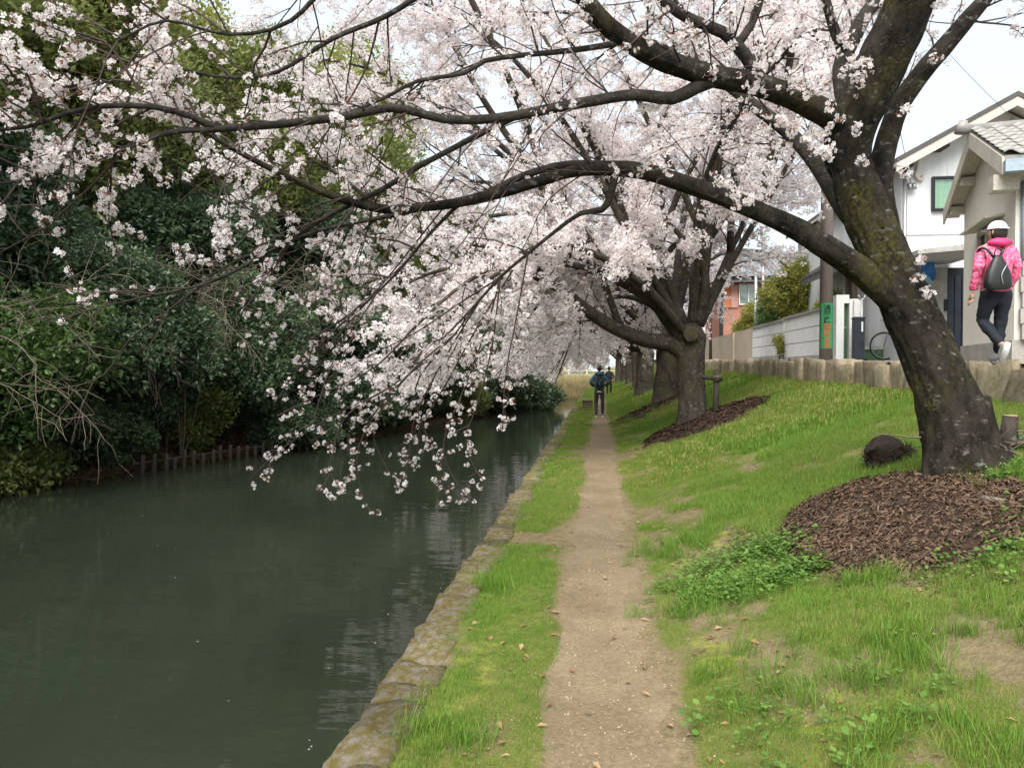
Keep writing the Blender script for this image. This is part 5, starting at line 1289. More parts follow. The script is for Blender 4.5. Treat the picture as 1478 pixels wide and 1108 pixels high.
# dark-tiled house behind the gate
dh = thing('tiled_house', 'low house with dark ribbed tile roof behind the gate', 'house', (7.5, 22, float(roadz(22))))
zd = float(roadz(22)); e0 = at(1250, 402, 21.0); 
bx('wall', 6.75, 11.5, 20.2, 23.7, zd - .2, zd + 2.5, M_darkwood, dh)
rA = (6.02, zd + 2.25); rB = (8.8, zd + 4.15)
rf = MB().prism([(rA[0], 19.6, rA[1]), (rB[0], 19.6, rB[1]), (rB[0], 19.6, rB[1] + .1), (rA[0], 19.6, rA[1] + .1)], (0, 4.5, 0)).build('roof', M_tiledk, dh)
MB().prism([(11.6, 19.6, rA[1]), (11.6, 19.6, rA[1] + .1), (rB[0] + .002, 19.6, rB[1] + .1), (rB[0] + .002, 19.6, rB[1])], (0, 4.5, 0)).build('roof', M_tiledk, dh)
for k in range(9):
    t_ = k / 9.0; x = rA[0] + (rB[0] - rA[0]) * t_; z = rA[1] + (rB[1] - rA[1]) * t_ + .10
    MB().prism([(x, 19.56, z + .002), (x + .31, 19.56, z + .215), (x + .31, 19.56, z + .24), (x, 19.56, z + .085)], (0, 4.55, 0)).build('tile_row', M_tiledk, rf)
for k in range(15):
    y_ = 19.62 + k * 0.30; MB().tube([(rA[0] - .02, y_, rA[1] + .17), (rB[0], y_, rB[1] + .17)], [0.06, 0.06], 6).build('tile_rib', M_tiledk, rf, smooth=True)
MB().tube([(rB[0], 19.5, rB[1] + .22), (rB[0], 24.2, rB[1] + .22)], [.15, .15], 10).build('ridge', M_tiledk, dh, smooth=True)
for k in range(7): bx('plank', 6.71, 6.747, 20.22 + k * .49, 20.69 + k * .49, zd, zd + 2.4, M_darkwood, dh)
cpost = MB()
for y_ in (19.9, 20.35): bx('post', 6.2, 6.32, y_, y_ + .12, zd - .1, zd + 2.33, M_darkwood, dh)
# bicycle behind the trunk, bin
bY = 18.6; bc = at(1276, 500, bY); zb = float(roadz(bY))
bi = thing('bicycle', 'parked bicycle half hidden behind the leaning cherry trunk', 'bicycle', (bc[0], bY, zb))
def wheel(x):
    w = None; a = np.linspace(0, 2 * math.pi, 29); P = [(x + .31 * math.cos(t_), bY, zb + .33 + .31 * math.sin(t_)) for t_ in a]
    w = MB().tube(P, [.017] * 29, 6, cap=False).build('wheel', M_rubber, bi, smooth=True)
    P = [(x + .285 * math.cos(t_), bY, zb + .33 + .285 * math.sin(t_)) for t_ in a]; MB().tube(P, [.011] * 29, 5, cap=False).build('rim', M_steel, w, smooth=True)
    m_ = MB()
    for k in range(14): t_ = k * math.pi / 7; m_.tube([(x, bY, zb + .33), (x + .28 * math.cos(t_), bY, zb + .33 + .28 * math.sin(t_))], [.002, .002], 3, cap=False)
    m_.build('spokes', M_steel, w, kind='stuff')
wheel(bc[0]); wheel(bc[0] + 1.02)
m_ = MB(); x = bc[0]; z = zb + .33
for P in ([(x, bY, z), (x + .12, bY, z + .5)], [(x + .10, bY, z + .42), (x + .48, bY, z - .05)], [(x + .48, bY, z - .05), (x + .62, bY, z + .42)], [(x + .48, bY, z - .05), (x + 1.02, bY, z)], [(x + .60, bY, z + .34), (x + 1.02, bY, z)], [(x + .11, bY, z + .46), (x + .6, bY, z + .3)]): m_.tube(P, [.016, .016], 6)
m_.build('frame', M_steel, bi, smooth=True)
MB().tube(*catmull([(x + .02, bY - .28, z + .6), (x + .12, bY - .2, z + .62), (x + .12, bY, z + .5), (x + .12, bY + .2, z + .62), (x + .02, bY + .28, z + .6)], [.013] * 5, .05), k=6).build('handlebar', M_steel, bi, smooth=True)
MB().tube([(x + .52, bY, z + .48), (x + .64, bY, z + .49), (x + .78, bY, z + .5)], [.03, .06, .08], 8).build('saddle', M_rubber, bi, smooth=True)
gb = at(1252, 500, 19.2)
bn = thing('storage_box', 'low green plastic box with pale lid beside the slate post', 'box', (gb[0], 19.2, float(roadz(19.2))))
bx('tub', gb[0] - .25, gb[0] + .55, 19.0, 19.5, float(roadz(19.2)) - .02, float(roadz(19.2)) + .25, M_greenbin, bn); bx('lid', gb[0] - .28, gb[0] + .58, 18.97, 19.53, float(roadz(19.2)) + .252, float(roadz(19.2)) + .33, M_conc, bn)
lpX = at(1244, 440, 18.9)[0]
lp = thing('garden_lamp', 'slim grey lamp post with cradle arms behind the gate', 'lamp', (lpX, 18.9, float(roadz(19))))
MB().tube([(lpX, 18.9, float(roadz(19)) - .05), (lpX, 18.9, at(1244, 432, 18.9)[2])], [.035, .03], 8).build('post', M_steel, lp, smooth=True)
MB().tube(*catmull([at(1239, 426, 18.9), at(1241, 431, 18.9), at(1244, 432.5, 18.9), at(1247, 431, 18.9), at(1249, 426, 18.9)], [.025] * 5, .03), k=6).build('arm', M_steel, lp, smooth=True)

# brick-coloured house with blue-grey tiles
RY = 42.0; rz_ = float(roadz(42))
xa, xb_ = at(1040, 400, RY)[0], at(1130, 400, RY)[0]; ztop = at(1100, 360, RY)[2]; zev = at(1100, 392, RY)[2]; zlow = at(1100, 407, RY)[2]
rh = thing('brick_house', 'red-brown house with orange shutter and blue-grey tiled roof', 'house', (xa + 2, RY, rz_))
bx('wall', xa, xb_ + 2, RY, RY + 6, rz_ - .3, zev + .02, M_brick, rh)
bx('upper_band', xa + .02, xb_ + 2.02, RY - .03, RY - .002, zlow + .1, zev, M_eave, rh)
rf = MB().add([(xa - .7, RY - .7, zev - .15), (xb_ + 2.7, RY - .7, zev - .15), (xb_ + 1.5, RY + 2.5, ztop), (xa + .5, RY + 2.5, ztop), (xa - .7, RY + 6.7, zev - .15), (xb_ + 2.7, RY + 6.7, zev - .15), (xa - .7, RY - .7, zev - .3), (xb_ + 2.7, RY - .7, zev - .3), (xa - .7, RY + 6.7, zev - .3), (xb_ + 2.7, RY + 6.7, zev - .3)], [(0, 1, 2, 3), (5, 4, 3, 2), (6, 7, 1, 0), (7, 9, 5, 1), (8, 6, 0, 4), (9, 8, 4, 5), (6, 8, 9, 7)]).also([(4, 0, 3), (1, 5, 2)])
rfm = MB().add([(xa - .7, RY - .7, zev - .15), (xb_ + 2.7, RY - .7, zev - .15), (xb_ + 1.5, RY + 2.5, ztop), (xa + .5, RY + 2.5, ztop), (xa - .7, RY + 6.7, zev - .15), (xb_ + 2.7, RY + 6.7, zev - .15), (xa - .7, RY - .7, zev - .3), (xb_ + 2.7, RY - .7, zev - .3), (xa - .7, RY + 6.7, zev - .3), (xb_ + 2.7, RY + 6.7, zev - .3)], [(0, 1, 2, 3), (5, 4, 3, 2), (6, 7, 1, 0), (7, 9, 5, 1), (8, 6, 0, 4), (9, 8, 4, 5), (6, 8, 9, 7)])
rfm.also([(4, 0, 3), (1, 5, 2)]); rfo = rfm.build('roof', M_tileblue, rh)
for k in range(24):
    f_ = (k + .5) / 24; a_ = np.array([xa - .65 + (xb_ - xa + 3.3) * f_, RY - .72, zev - .12]); b_ = np.array([xa + .5 + (xb_ - xa + 1.0) * f_, RY + 2.5, ztop + .03])
    MB().tube([a_, b_], [.055, .055], 5).build('tile_rib', M_tileblue, rfo, smooth=True)
MB().tube([(xa + .4, RY + 2.5, ztop + .1), (xb_ + 1.6, RY + 2.5, ztop + .1)], [.16, .16], 8).build('ridge', M_tileblue, rh, smooth=True)
MB().prism([(xa - .5, RY - .9, zlow - .08), (xa - .5, RY - .002, zlow + .12), (xa - .5, RY - .002, zlow + .18), (xa - .5, RY - .9, zlow + .0)], (xb_ - xa + 2.6, 0, 0)).build('lower_eave', M_tiledk, rh)
o0, o1, o2, o3, o4 = (at(x, 430, RY)[0] for x in (1044, 1055, 1065, 1066, 1092)); zz0, zz1 = at(1060, 444, RY)[2], at(1060, 410, RY)[2]
bx('corner_post', xa - .06, xa + .14, RY - .06, RY - .003, rz_, zlow - .09, M_black, rh)
bx('shutter', o0, o1, RY - .10, RY - .003, zz0, zz1 - .05, M_orange, rh); bx('panel', o1 + .01, o2, RY - .08, RY - .003, zz0, zz1 - .05, M_pinkwall, rh)
wn_ = bx('window', o3 + .06, o4, RY - .05, RY - .003, zz0 + .2, zz1 - .06, M_greycurt, rh)
for (x0, x1, z0, z1) in ((o3, o3 + .06, zz0 + .14, zz1), (o4, o4 + .06, zz0 + .14, zz1), (o3 + .06, o4, zz1 - .06, zz1), (o3 + .06, o4, zz0 + .14, zz0 + .2), ((o3 + o4) / 2, (o3 + o4) / 2 + .06, zz0 + .2, zz1 - .06)): bx('frame', x0, x1, RY - .11, RY - .002, z0, z1, M_whitepaint, wn_)
bx('pane', o3 + .06, o4, RY - .075, RY - .07, zz0 + .2, zz1 - .06, M_glass, wn_)
for (px, py0, py1, yy_, lab) in ((1102, 335, 480, 33.0, 'pale thin antenna pole rising in front of the blue-grey roof'), (1091, 392, 470, 30.0, 'short grey steel pole standing among the garden shrubs'), (1026, 430, 512, 36.0, 'dark slim pole at the end of the beige wall')):
    a_ = at(px, py0, yy_); zz = float(roadz(yy_)); t_ = thing('mast', lab, 'pole', (a_[0], yy_, zz))
    MB().tube([(a_[0], yy_, zz - .1), (a_[0], yy_, a_[2])], [.07, .055], 10).build('shaft', M_steel if px != 1026 else M_darkwood, t_, smooth=True)
    if px == 1102:
        for z in (.35, .6, .85): MB().tube([(a_[0] - .35, yy_, a_[2] - z), (a_[0] + .35, yy_, a_[2] - z)], [.012, .012], 5).build('rod', M_steel, t_, smooth=True)
# garden shrubs
zq = float(roadz(24))
leafy('garden_tree', 'light green layered garden tree rising over the white block wall', 6.5, 26.2, 3.5, 1.25, P_SHRUB, 2600, 701, z0=zq, low=0.25, nl=20, sc=(0.9, 1.6), trunk_r=0.07)
leafy('garden_tree', 'darker green garden tree beside the light green one', 6.5, 29.0, 2.6, 1.0, P_SHRUBG, 1500, 702, z0=zq, low=0.2, nl=12, sc=(0.9, 1.6), trunk_r=0.06)
leafy('garden_shrub', 'round olive shrub above the beige wall', 7.0, 36.0, 2.6, 1.25, P_SHRUB, 1800, 703, z0=zq + .1, low=0.15, nl=14, sc=(1.0, 1.8), cat='shrub', trunk_r=0.06)
leafy('garden_shrub', 'low yellow-green shrub just behind the white wall coping', 6.15, 21.6, 1.8, 0.38, P_SHRUB, 420, 704, z0=zq, low=0.2, nl=10, sc=(0.8, 1.3), cat='shrub', trunk_r=0.05)
leafy('garden_shrub', 'small pale plant growing against the joint of the white block wall', 5.42, 24.45, 0.9, 0.22, P_SHRUB, 60, 705, z0=zq - .05, low=0.2, nl=6, sc=(0.7, 1.1), cat='shrub', trunk_r=0.02)

# ------------------------------------------------------------------ small things on the bank
# stake tied to the second cherry tree
sy = D2 - 0.3; sx = at(1032, 590, sy)[0]; sz = float(H(sx, sy)); ztp = at(1027, 533, sy)[2]
ss = thing('support_stake', 'short weathered stake with a crossbar lashed to the stout cherry trunk', 'stake', (sx, sy, sz))
MB().tube([(sx, sy, sz - .2), (sx + .02, sy, (sz + ztp) / 2), (sx + .03, sy, ztp)], [.062, .058, .055], 10, .08).build('post', M_stake, ss, smooth=True)
MB().tube([(sx + .13, sy - .06, ztp - .18), (sx - .26, sy - .06, ztp - .14)], [.045, .045], 8, .08).build('crossbar', M_stake, ss, smooth=True)
MB().tube([(sx + .02, sy - .02, ztp - .22), (sx + .03, sy - .02, ztp - .12)], [.078, .078], 10).build('rope', M_greybush, ss, smooth=True)
# dark fibrous root stump by the near trunk
M_rootfib = surf('root_fibre', (0.10, 0.075, 0.055), (0.03, 0.023, 0.018), 25, 0.95, 0.9, 0.03)
rp = ground_hit(1276, 676); r_ = np.random.default_rng(81)
me = stone_mesh('stump', 6, 90, 0.42, 0.7)
st = thing('root_stump', 'dark fibrous root lump at the top of the chip mound', 'stump', (rp[0], rp[1], rp[2]))
o = link('core', me, M_rootfib, st, world=True); o.location = (rp[0], rp[1], rp[2] + .13); o.scale = (.27, .21, .27); o.rotation_euler = (0, -.3, .3)
o = link('core', stone_mesh('stump', 5, 95, 0.42, 0.7), M_rootfib, st, world=True); o.location = (rp[0] + .13, rp[1] + .02, rp[2] + .05); o.scale = (.18, .15, .11)
m_ = MB()
for k in range(2600):
    d = rand_dir(r_, .3); p = np.array([rp[0], rp[1], rp[2] + .1]) + d * (.15, .11, .11) + (r_.choice([0, .1]), 0, 0); P = sprout(p * 1.0, d * .35 + rand_dir(r_), r_.uniform(.03, .09), 3, .4, (0, 0, -1), r_); m_.tube(P, [.005, .004, .003, .0015], 3, cap=False)
m_.build('root_hairs', M_rootfib, st, kind='stuff')
# cut stump and brush beside the trunk
cp = ground_hit(1455, 655)
cs_ = thing('cut_stump', 'short sawn stump beside the base of the leaning cherry tree', 'stump', tuple(cp))
MB().tube([cp + (0, 0, -.1), cp + (0.0, 0, .12), cp + (.015, 0, .30)], [.075, .06, .055], 12, .2, 4).build('trunk', M_bark2, cs_, smooth=True)
M_cutend = surf('sawn_wood', (0.46, 0.34, 0.22), (0.36, 0.26, 0.16), 30, 0.85, 0.2)
MB().tube([cp + (.015, 0, .297), cp + (.015, 0, .305)], [.05, .05], 12).build('sawn_top', M_cutend, cs_)
m_ = MB()
for k in range(130):
    p = cp + r_.normal(size=3) * (.28, .16, .02) + (.22, .10, .12); P = sprout(p, np.array([r_.normal(), r_.normal() * .5, r_.normal() * .35]), r_.uniform(.15, .5), 4, .15, (0, 0, -.3), r_); m_.tube(P, np.linspace(.007, .003, 5), 4, cap=False)
stuff(m_.build('brush', M_greybush), 'heap of thin cut twigs beside the sawn stump', 'brush')
# mossy log among weeds at the edge
lg = ground_hit(1450, 742)
lo = thing('log', 'pale mossy log lying in the weeds at the foot of the chip mound', 'log', tuple(lg))
MB().tube(*catmull([lg + (-.05, .18, .06), lg + (.02, 0, .05), lg + (.12, -.15, .02), lg + (.2, -.35, .0)], [.035, .045, .045, .03], .05), k=10, amp=.2, seed=3).build('stem', surf('grey_wood', (0.22, 0.20, 0.155), (0.11, 0.10, 0.07), 12, .9, .5), lo, smooth=True)
# name tag on the trunk
nt_ = at(1339, 382, 6.02)
MB().box(-.055, .055, -.006, .006, -.02, .02).build('plate', surf('tag_teal', (0.05, 0.10, 0.12), (0.04, 0.08, 0.1), 6, .5, .05), t1, world=False)
pt_ = bpy.data.objects['plate']; pt_.location = Vector(at(1337, 402, 6.22)) - t1.location; pt_.rotation_euler = (0.3, 0.6, 0.5)
# scar on the stout cherry
sc_ = at(998, 482, D2 - .36); MB().tube([sc_ + (0, .14, 0), sc_ + (0, -.02, .0), sc_ + (0, -.03, 0)], [.17, .15, .12], 14, .12, 3).build('limb_scar', M_bark2, [o for o in bpy.data.objects if o.name == 'cherry_tree.001'][0], smooth=True)

# ------------------------------------------------------------------ people
def skin(name, J, E, mat, parent, subs=2, root=0, wr_=0.0):
    """J: list of (pos, (rx, ry)); E: edges -> one smooth continuous surface"""
    me = bpy.data.meshes.new(name); me.from_pydata([j[0] for j in J], E, [])
    o = bpy.data.objects.new('tmp', me); COL.objects.link(o)
    o.modifiers.new('s', 'SKIN')
    for k, j in enumerate(J):
        v = me.skin_vertices[0].data[k]; v.radius = j[1] if isinstance(j[1], tuple) else (j[1], j[1]); v.use_root = (k == root)
    sb = o.modifiers.new('d', 'SUBSURF'); sb.levels = subs; sb.render_levels = subs
    bpy.context.view_layer.update()
    m2 = bpy.data.meshes.new_from_object(o.evaluated_get(bpy.context.evaluated_depsgraph_get())); bpy.data.objects.remove(o)
    if wr_:
        P = np.array([v.co[:] for v in m2.vertices]); N_ = np.array([v.normal[:] for v in m2.vertices])
        P += N_ * (wr_ * 2 * (fbm(P[:, 0] * 9, P[:, 1] * 9 + 4, P[:, 2] * 17, 3) - 0.5))[:, None]
        m2.vertices.foreach_set('co', P.astype(np.float32).ravel())
    m2.name = name; m2.polygons.foreach_set('use_smooth', np.ones(len(m2.polygons), bool))
    return link(name, m2, mat, parent, world=False)
def ellipsoid(mb, c, r, n=14, m=10, zmin=-1.0, fn=None, rot=None):
    th = np.linspace(0, 2 * math.pi, n, endpoint=False); ph = np.linspace(math.acos(1), math.acos(max(-1, zmin)), m)
    V = np.array([(math.sin(p) * math.cos(t_), math.sin(p) * math.sin(t_), math.cos(p)) for p in ph for t_ in th])
    if fn is not None: V = fn(V)
    V = V * np.asarray(r)
    if rot is not None: V = V @ np.asarray(rot).T
    i = np.arange(m - 1)[:, None] * n; j = np.arange(n)[None, :]; j2 = (j + 1) % n
    mb.add(V + np.asarray(c), np.stack([i + j, i + n + j, i + n + j2, i + j2], -1).reshape(-1, 4)); return mb
M_skin = surf('skin', (0.50, 0.31, 0.22), (0.45, 0.27, 0.19), 8, 0.55, 0.05)
M_hair = surf('dark_hair', (0.03, 0.02, 0.017), (0.015, 0.011, 0.01), 40, 0.6, 0.4, stretch=(6, 6, .6))
def pink_mat():
    m, nt, b = new_mat('pink_print'); n1 = noise(nt, 48, 5, 0.7); r = ramp(nt, [(0.38, (0.66, 0.035, 0.14)), (0.5, (0.72, 0.10, 0.24)), (0.62, (0.78, 0.36, 0.46))]); nt.links.new(n1.outputs[0], r.inputs[0]); nt.links.new(r.outputs[0], b.inputs['Base Color']); b.inputs['Roughness'].default_value = .5
    n2 = noise(nt, 9, 4, .6); bump(nt, b, n2.outputs[0], .6, .04); return m
M_pink = pink_mat()
M_hood = surf('pink_plain', (0.78, 0.06, 0.20), (0.66, 0.04, 0.15), 8, .5, .3, .03)
M_navy = surf('navy_trousers', (0.016, 0.02, 0.03), (0.01, 0.012, 0.018), 10, .8, .3)
M_greyknit = surf('charcoal_trousers', (0.055, 0.052, 0.06), (0.035, 0.033, 0.038), 10, .85, .3)
M_teal = surf('teal_jacket', (0.07, 0.15, 0.20), (0.04, 0.09, 0.13), 7, .65, .4, .03)
M_leather = surf('black_leather', (0.018, 0.02, 0.02), (0.01, 0.011, 0.012), 12, .35, .3, spec=.5)
M_capw = surf('white_cap', (0.74, 0.75, 0.82), (0.64, 0.65, 0.73), 10, .7, .1)
M_shoe = surf('grey_shoe', (0.42, 0.42, 0.42), (0.20, 0.20, 0.20), 14, .7, .2)
M_sole = surf('white_sole', (0.7, 0.7, 0.68), (0.55, 0.55, 0.53), 14, .7, .1)
M_darkjkt = surf('dark_jacket', (0.02, 0.025, 0.03), (0.012, 0.015, 0.018), 8, .7, .2)
def head(parent, z, yaw, hair_fn):
    Rz = np.array(Matrix.Rotation(yaw, 3, 'Z'))
    h = MB()
    def shape(V):
        V = V.copy(); lo_ = np.clip(-V[:, 2], 0, 1); V[:, 0] *= 1 - .28 * lo_; V[:, 1] *= 1 - .12 * lo_; V[:, 1] += .10 * lo_; return V
    ellipsoid(h, (0, 0, z), (.075, .092, .112), 18, 14, fn=shape, rot=Rz)
    ellipsoid(h, Rz @ np.array((0, .095, 0)) + (0, 0, z - .012), (.014, .02, .024), 8, 6)      # nose
    for s_ in (-1, 1):
        ellipsoid(h, Rz @ np.array((.076 * s_, -.005, 0)) + (0, 0, z - .01), (.012, .02, .032), 8, 6)
    return h, Rz
def fingers(m_, w, d, side):
    """palm and five bent fingers"""
    d = nrm(np.asarray(d, float)); s_ = np.array([0, 1.0, 0]) * 1.0; nn = nrm(np.cross(d, s_)) * side
    ellipsoid(m_, w + d * .04, (.024, .038, .05), 8, 6)
    for k, (off, L) in enumerate(((-.027, .058), (-.009, .07), (.009, .066), (.026, .052))):
        p0 = w + d * .075 + s_ * off; p1 = p0 + d * L * .5 + nn * .008; p2 = p0 + d * L + nn * .028
        m_.tube([p0, p1, p2], [.0095, .009, .007], 6)
    p0 = w + d * .03 + s_ * .034; m_.tube([p0, p0 + d * .03 + s_ * .018, p0 + d * .058 + s_ * .014 + nn * .01], [.011, .0105, .008], 6)

def make_person(label, loc, rz, kind):
    t = thing('person', label, 'person', loc, rz)
    if kind == 'pink':
        hip, LK, LA_, RK, RA = .80, (-.10, .09, .46), (-.015, -.17, .17), (.08, .05, .44), (.055, .03, .085)
        sh, el, wr = 1.27, ((-.225, -.05, 1.03), (.215, -.04, 1.04)), ((-.235, .03, .80), (.20, .10, .84)); hz_ = 1.455; yaw = .55
        jk = [((0, 0, .74), (.165, .13)), ((0, 0, .86), (.168, .135)), ((0, 0, 1.04), (.162, .13)), ((0, -.01, 1.20), (.162, .12)), ((0, -.01, 1.305), (.115, .095)), ((0, 0, 1.37), (.075, .075))]
        mj, mt = M_pink, M_navy
    else:
        hip, LK, LA_, RK, RA = .90, (-.11, .06, .48), (-.10, -.03, .09), (.11, .0, .49), (.11, .09, .09)
        sh, el, wr = 1.40, ((-.30, -.06, 1.13), (.30, -.06, 1.13)), ((-.20, .16, 1.04), (.20, .16, 1.04)); hz_ = 1.62; yaw = .2
        jk = [((0, 0, .90), (.20, .145)), ((0, 0, 1.0), (.205, .145)), ((0, 0, 1.16), (.205, .14)), ((0, -.01, 1.32), (.20, .135)), ((0, -.01, 1.43), (.14, .105)), ((0, 0, 1.50), (.075, .075))]
        mj, mt = (M_teal, M_greyknit) if kind == 'teal' else (M_darkjkt, M_navy)
    # body: one surface from head to feet
    J = [((0, 0, hip + .05), (.13, .10)), ((0, 0, hip + .3), (.13, .09)), ((0, -.01, sh - .03), (.14, .09)), ((0, .0, sh + .09), .05), ((0, .01, hz_ - .06), .05)]
    E = [(0, 1), (1, 2), (2, 3), (3, 4)]
    for s_, e_, w_ in ((-1, el[0], wr[0]), (1, el[1], wr[1])):
        b = len(J); J += [((s_ * .155, -.01, sh - .01), .05), (e_, .04), (w_, .03)]; E += [(2, b), (b, b + 1), (b + 1, b + 2)]
    for s_, k_, a_ in ((-1, LK, LA_), (1, RK, RA)):
        b = len(J); J += [((s_ * .09, 0, hip - .06), .08), (k_, .055), (a_, .04)]; E += [(0, b), (b, b + 1), (b + 1, b + 2)]
    bo_ = skin('body', J, E, M_skin, t, 2)
    h, Rz = head(t, hz_, yaw, None)
    for w_, e_, s_ in ((wr[0], el[0], -1), (wr[1], el[1], 1)):
        d = np.asarray(w_, float) - np.asarray(e_, float); d = d * (1, .4, 1); fingers(h, np.asarray(w_, float) + nrm(d) * .02, d, s_)
    hm = h.mesh('body', True)
    bm = bmesh.new(); bm.from_mesh(bo_.data); bm.from_mesh(hm); bm.to_mesh(bo_.data); bm.free()
    # jacket with sleeves
    J = list(jk); E = [(k, k + 1) for k in range(5)]
    for s_, e_, w_ in ((-1, el[0], wr[0]), (1, el[1], wr[1])):
        b = len(J); e = np.asarray(e_); w = np.asarray(w_)
        J += [((s_ * .165, -.01, sh - .03), .066), (tuple(e), .057), (tuple(e + (w - e) * .6), .052), (tuple(w), .044)]; E += [(3, b), (b, b + 1), (b + 1, b + 2), (b + 2, b + 3)]
    skin('jacket', J, E, mj, t, 3, wr_=.022)
    # trousers
    J = [((0, 0, hip + .07), (.155, .115)), ((0, 0, hip), (.15, .115))]; E = [(0, 1)]
    for s_, k_, a_ in ((-1, LK, LA_), (1, RK, RA)):
        b = len(J); k = np.asarray(k_); a = np.asarray(a_); J += [((s_ * .085, 0, hip - .10), .098), (tuple(k), .070), (tuple(k + (a - k) * .55), .062), (tuple(a), .05)]; E += [(1, b), (b, b + 1), (b + 1, b + 2), (b + 2, b + 3)]
    skin('trousers', J, E, mt, t, 3, wr_=.016)
    for s_, a_, tilt in ((-1, LA_, 1.05 if kind == 'pink' else 0), (1, RA, 0)):
        m_ = MB(); a = np.asarray(a_); dv = np.array([0, math.cos(tilt), -math.sin(tilt)]); uv = np.array([0, math.sin(tilt), math.cos(tilt)]); hl = a - uv * .05 - dv * .05
        m_.tube(*catmull([hl - dv * .01, hl + dv * .03, hl + dv * .10, hl + dv * .17, hl + dv * .21], [.03, .047, .046, .042, .022], .03), k=12); m_.build('shoe', M_shoe if kind == 'pink' else M_darkjkt, t, smooth=True, world=False)
        m_ = MB(); m_.tube([hl - uv * .03 - dv * .03, hl - uv * .034 + dv * .08, hl - uv * .03 + dv * .21], [.03, .036, .026], 10); m_.build('sole', M_sole, t, smooth=True, world=False)
    # hair
    m_ = MB(); off = Rz @ np.array((0, -.018, 0))
    if kind == 'pink': ellipsoid(m_, off + (0, 0, hz_ - .015), (.088, .095, .112), 18, 14, zmin=-.95, rot=Rz, fn=lambda V: V * np.where(((V[:, 1] > .35) & (V[:, 2] < .35))[:, None], .6, 1.0))
    else: ellipsoid(m_, off + (0, 0, hz_ + .02), (.092, .100, .115), 20, 14, zmin=-.75, rot=Rz, fn=lambda V: V * (np.where(((V[:, 1] > .4) & (V[:, 2] < .4))[:, None], .6, 1.0) * (.93 + .16 * vnoise(V[:, 0] * 4, V[:, 1] * 4, V[:, 2] * 4))[:, None]))
    m_.build('hair', M_hair, t, smooth=True, world=False)
    if kind == 'pink':
        m_ = MB(); ellipsoid(m_, Rz @ np.array((0, -.008, 0)) + (0, 0, hz_ + .028), (.090, .106, .102), 20, 10, zmin=.02, rot=Rz); cp_ = m_.build('cap', M_capw, t, smooth=True, world=False)
        P = [Rz @ np.array((x, .085 + .085 * math.cos(x / .09 * 1.4), 0)) + (0, 0, hz_ + .032 - .25 * x * x * 10 * .1) for x in np.linspace(-.085, .085, 9)]; Q = [Rz @ np.array((x, .05 + .06 * math.cos(x / .09 * 1.3), 0)) + (0, 0, hz_ + .04) for x in np.linspace(-.085, .085, 9)]
        MB().add(P + Q + [p - np.array((0, 0, .006)) for p in P] + [q - np.array((0, 0, .006)) for q in Q], [(k, k + 1, 10 + k, 9 + k) for k in range(8)] + [(18 + k + 1, 18 + k, 27 + k, 28 + k) for k in range(8)] + [(k + 1, k, 18 + k, 19 + k) for k in range(8)]).build('brim', M_capw, cp_, smooth=True, world=False)
        m_ = MB(); a = np.linspace(-math.pi * .8, -math.pi * .2, 10); m_.tube([Rz @ np.array((.098 * math.cos(q), .112 * math.sin(q) - .008, 0)) + (0, 0, hz_ + .03) for q in a], [.012] * 10, 6); m_.build('strap', M_capw, cp_, smooth=True, world=False)
        m_ = MB(); ellipsoid(m_, (0, -.075, 1.325), (.125, .075, .055), 16, 10, fn=lambda V: V * (.9 + .25 * vnoise(V[:, 0] * 3, V[:, 1] * 3, V[:, 2] * 3))[:, None]); m_.build('hood', M_hood, t, smooth=True, world=False)
    else:
        if kind == 'teal':
            m_ = MB(); ellipsoid(m_, (0, -.09, 1.445), (.13, .08, .075), 16, 10, fn=lambda V: V * (.9 + .25 * vnoise(V[:, 0] * 3, V[:, 1] * 3, V[:, 2] * 3))[:, None]); m_.build('hood', M_teal, t, smooth=True, world=False)
            skin('shirt_hem', [((0, 0, .90), (.195, .14)), ((0, 0, .78), (.19, .14))], [(0, 1)], M_whitepaint, t, 2)
    return t
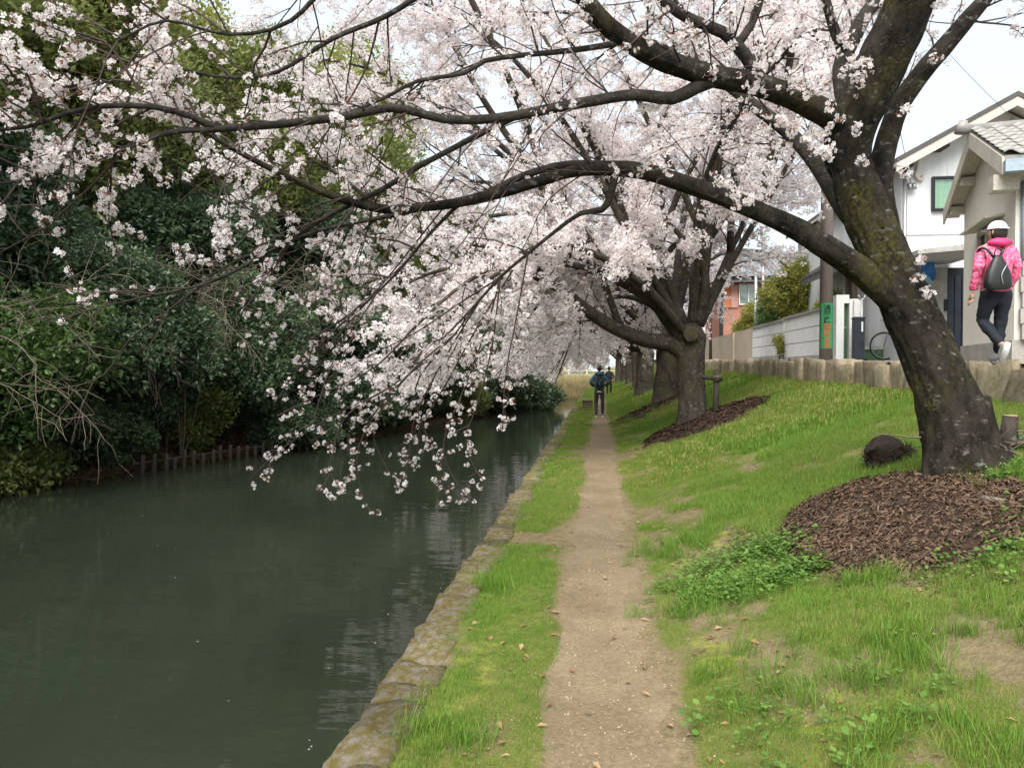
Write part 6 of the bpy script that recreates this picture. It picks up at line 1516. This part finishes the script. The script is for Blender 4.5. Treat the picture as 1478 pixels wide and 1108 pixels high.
def backpack(label, loc, rz, z0, h, w0, w1, dep, mat, straps=True):
    t = thing('backpack', label, 'bag', loc, rz)
    m_ = MB(); n = 18; rows = []
    for f_, wf, df in ((0, .80, .75), (.06, .97, .95), (.22, 1.0, 1.0), (.5, .86, .9), (.75, .58, .72), (.92, .34, .5), (1.0, .18, .3)):
        w = w1 + (w0 - w1) * 1.0; ww = max(w0 * wf, w1) / 2; dd = dep * df / 2
        rows.append([(ww * np.sign(math.cos(a)) * abs(math.cos(a)) ** .6, dd * np.sign(math.sin(a)) * abs(math.sin(a)) ** .6, z0 + h * f_) for a in np.linspace(0, 2 * math.pi, n, endpoint=False)])
    V = np.array(rows).reshape(-1, 3); V = V * (1 + .04 * (vnoise(V[:, 0] * 14, V[:, 1] * 14, V[:, 2] * 14)[:, None] - .5)); V[:, 2] = np.array(rows).reshape(-1, 3)[:, 2]
    i = np.arange(6)[:, None] * n; j = np.arange(n)[None, :]; j2 = (j + 1) % n
    m_.add(V, np.stack([i + j, i + j2, i + n + j2, i + n + j], -1).reshape(-1, 4)); m_.also([(0, k + 1, k) for k in range(1, n - 1)]); m_.also([(6 * n, 6 * n + k, 6 * n + k + 1) for k in range(1, n - 1)])
    m_.build('bag', mat, t, smooth=True, world=False)
    MB().tube(*catmull([(.02, -dep * .5 - .004, z0 + .04), (.0, -dep * .5 - .008, z0 + h * .4), (.04, -dep * .44, z0 + h * .6), (.07, -dep * .32, z0 + h * .72)], [.005] * 4, .03), k=6).build('zip', M_steel, t, smooth=True, world=False)
    MB().tube(*catmull([(-.035, 0, z0 + h * .92), (-.03, 0, z0 + h + .05), (.0, 0, z0 + h + .075), (.03, 0, z0 + h + .05), (.035, 0, z0 + h * .92)], [.008] * 5, .02), k=6).build('handle', mat, t, smooth=True, world=False)
    for s_ in (-1, 1): MB().tube(*catmull([(s_ * .03, .02, z0 + h * .95), (s_ * .09, .06, z0 + h + .08), (s_ * .125, .13, z0 + h + .085), (s_ * .13, .19, z0 + h - .0)], [.014] * 4, .03), k=6).build('strap', mat, t, smooth=True, world=False)
    return t
wY = 8.9; wX = at(1436, 518, wY)[0]; wz = float(roadz(wY)) + 0.008
make_person('person in bright pink patterned jacket and white cap walking away along the raised road', (wX, wY, wz), .05, 'pink').scale = (.96, .96, .96)
backpack('black leather teardrop backpack on the pink jacket', (at(1440, 400, wY - .19)[0], wY - .19, wz), .05, .76, .36, .28, .06, .13, M_leather)
mY = 26.0; mX = at(865, 600, mY)[0]
make_person('person in teal hooded jacket and charcoal trousers walking along the dirt path', (mX, mY, -0.01), .0, 'teal')
backpack('dark backpack worn over the teal jacket', (mX, mY - .22, 0), 0, 1.0, .34, .26, .12, .14, M_darkjkt)
dY = 47.0; dX = at(879, 560, dY)[0]
make_person('distant person in dark clothes further up the dirt path', (dX, dY, -0.01), .0, 'dark')
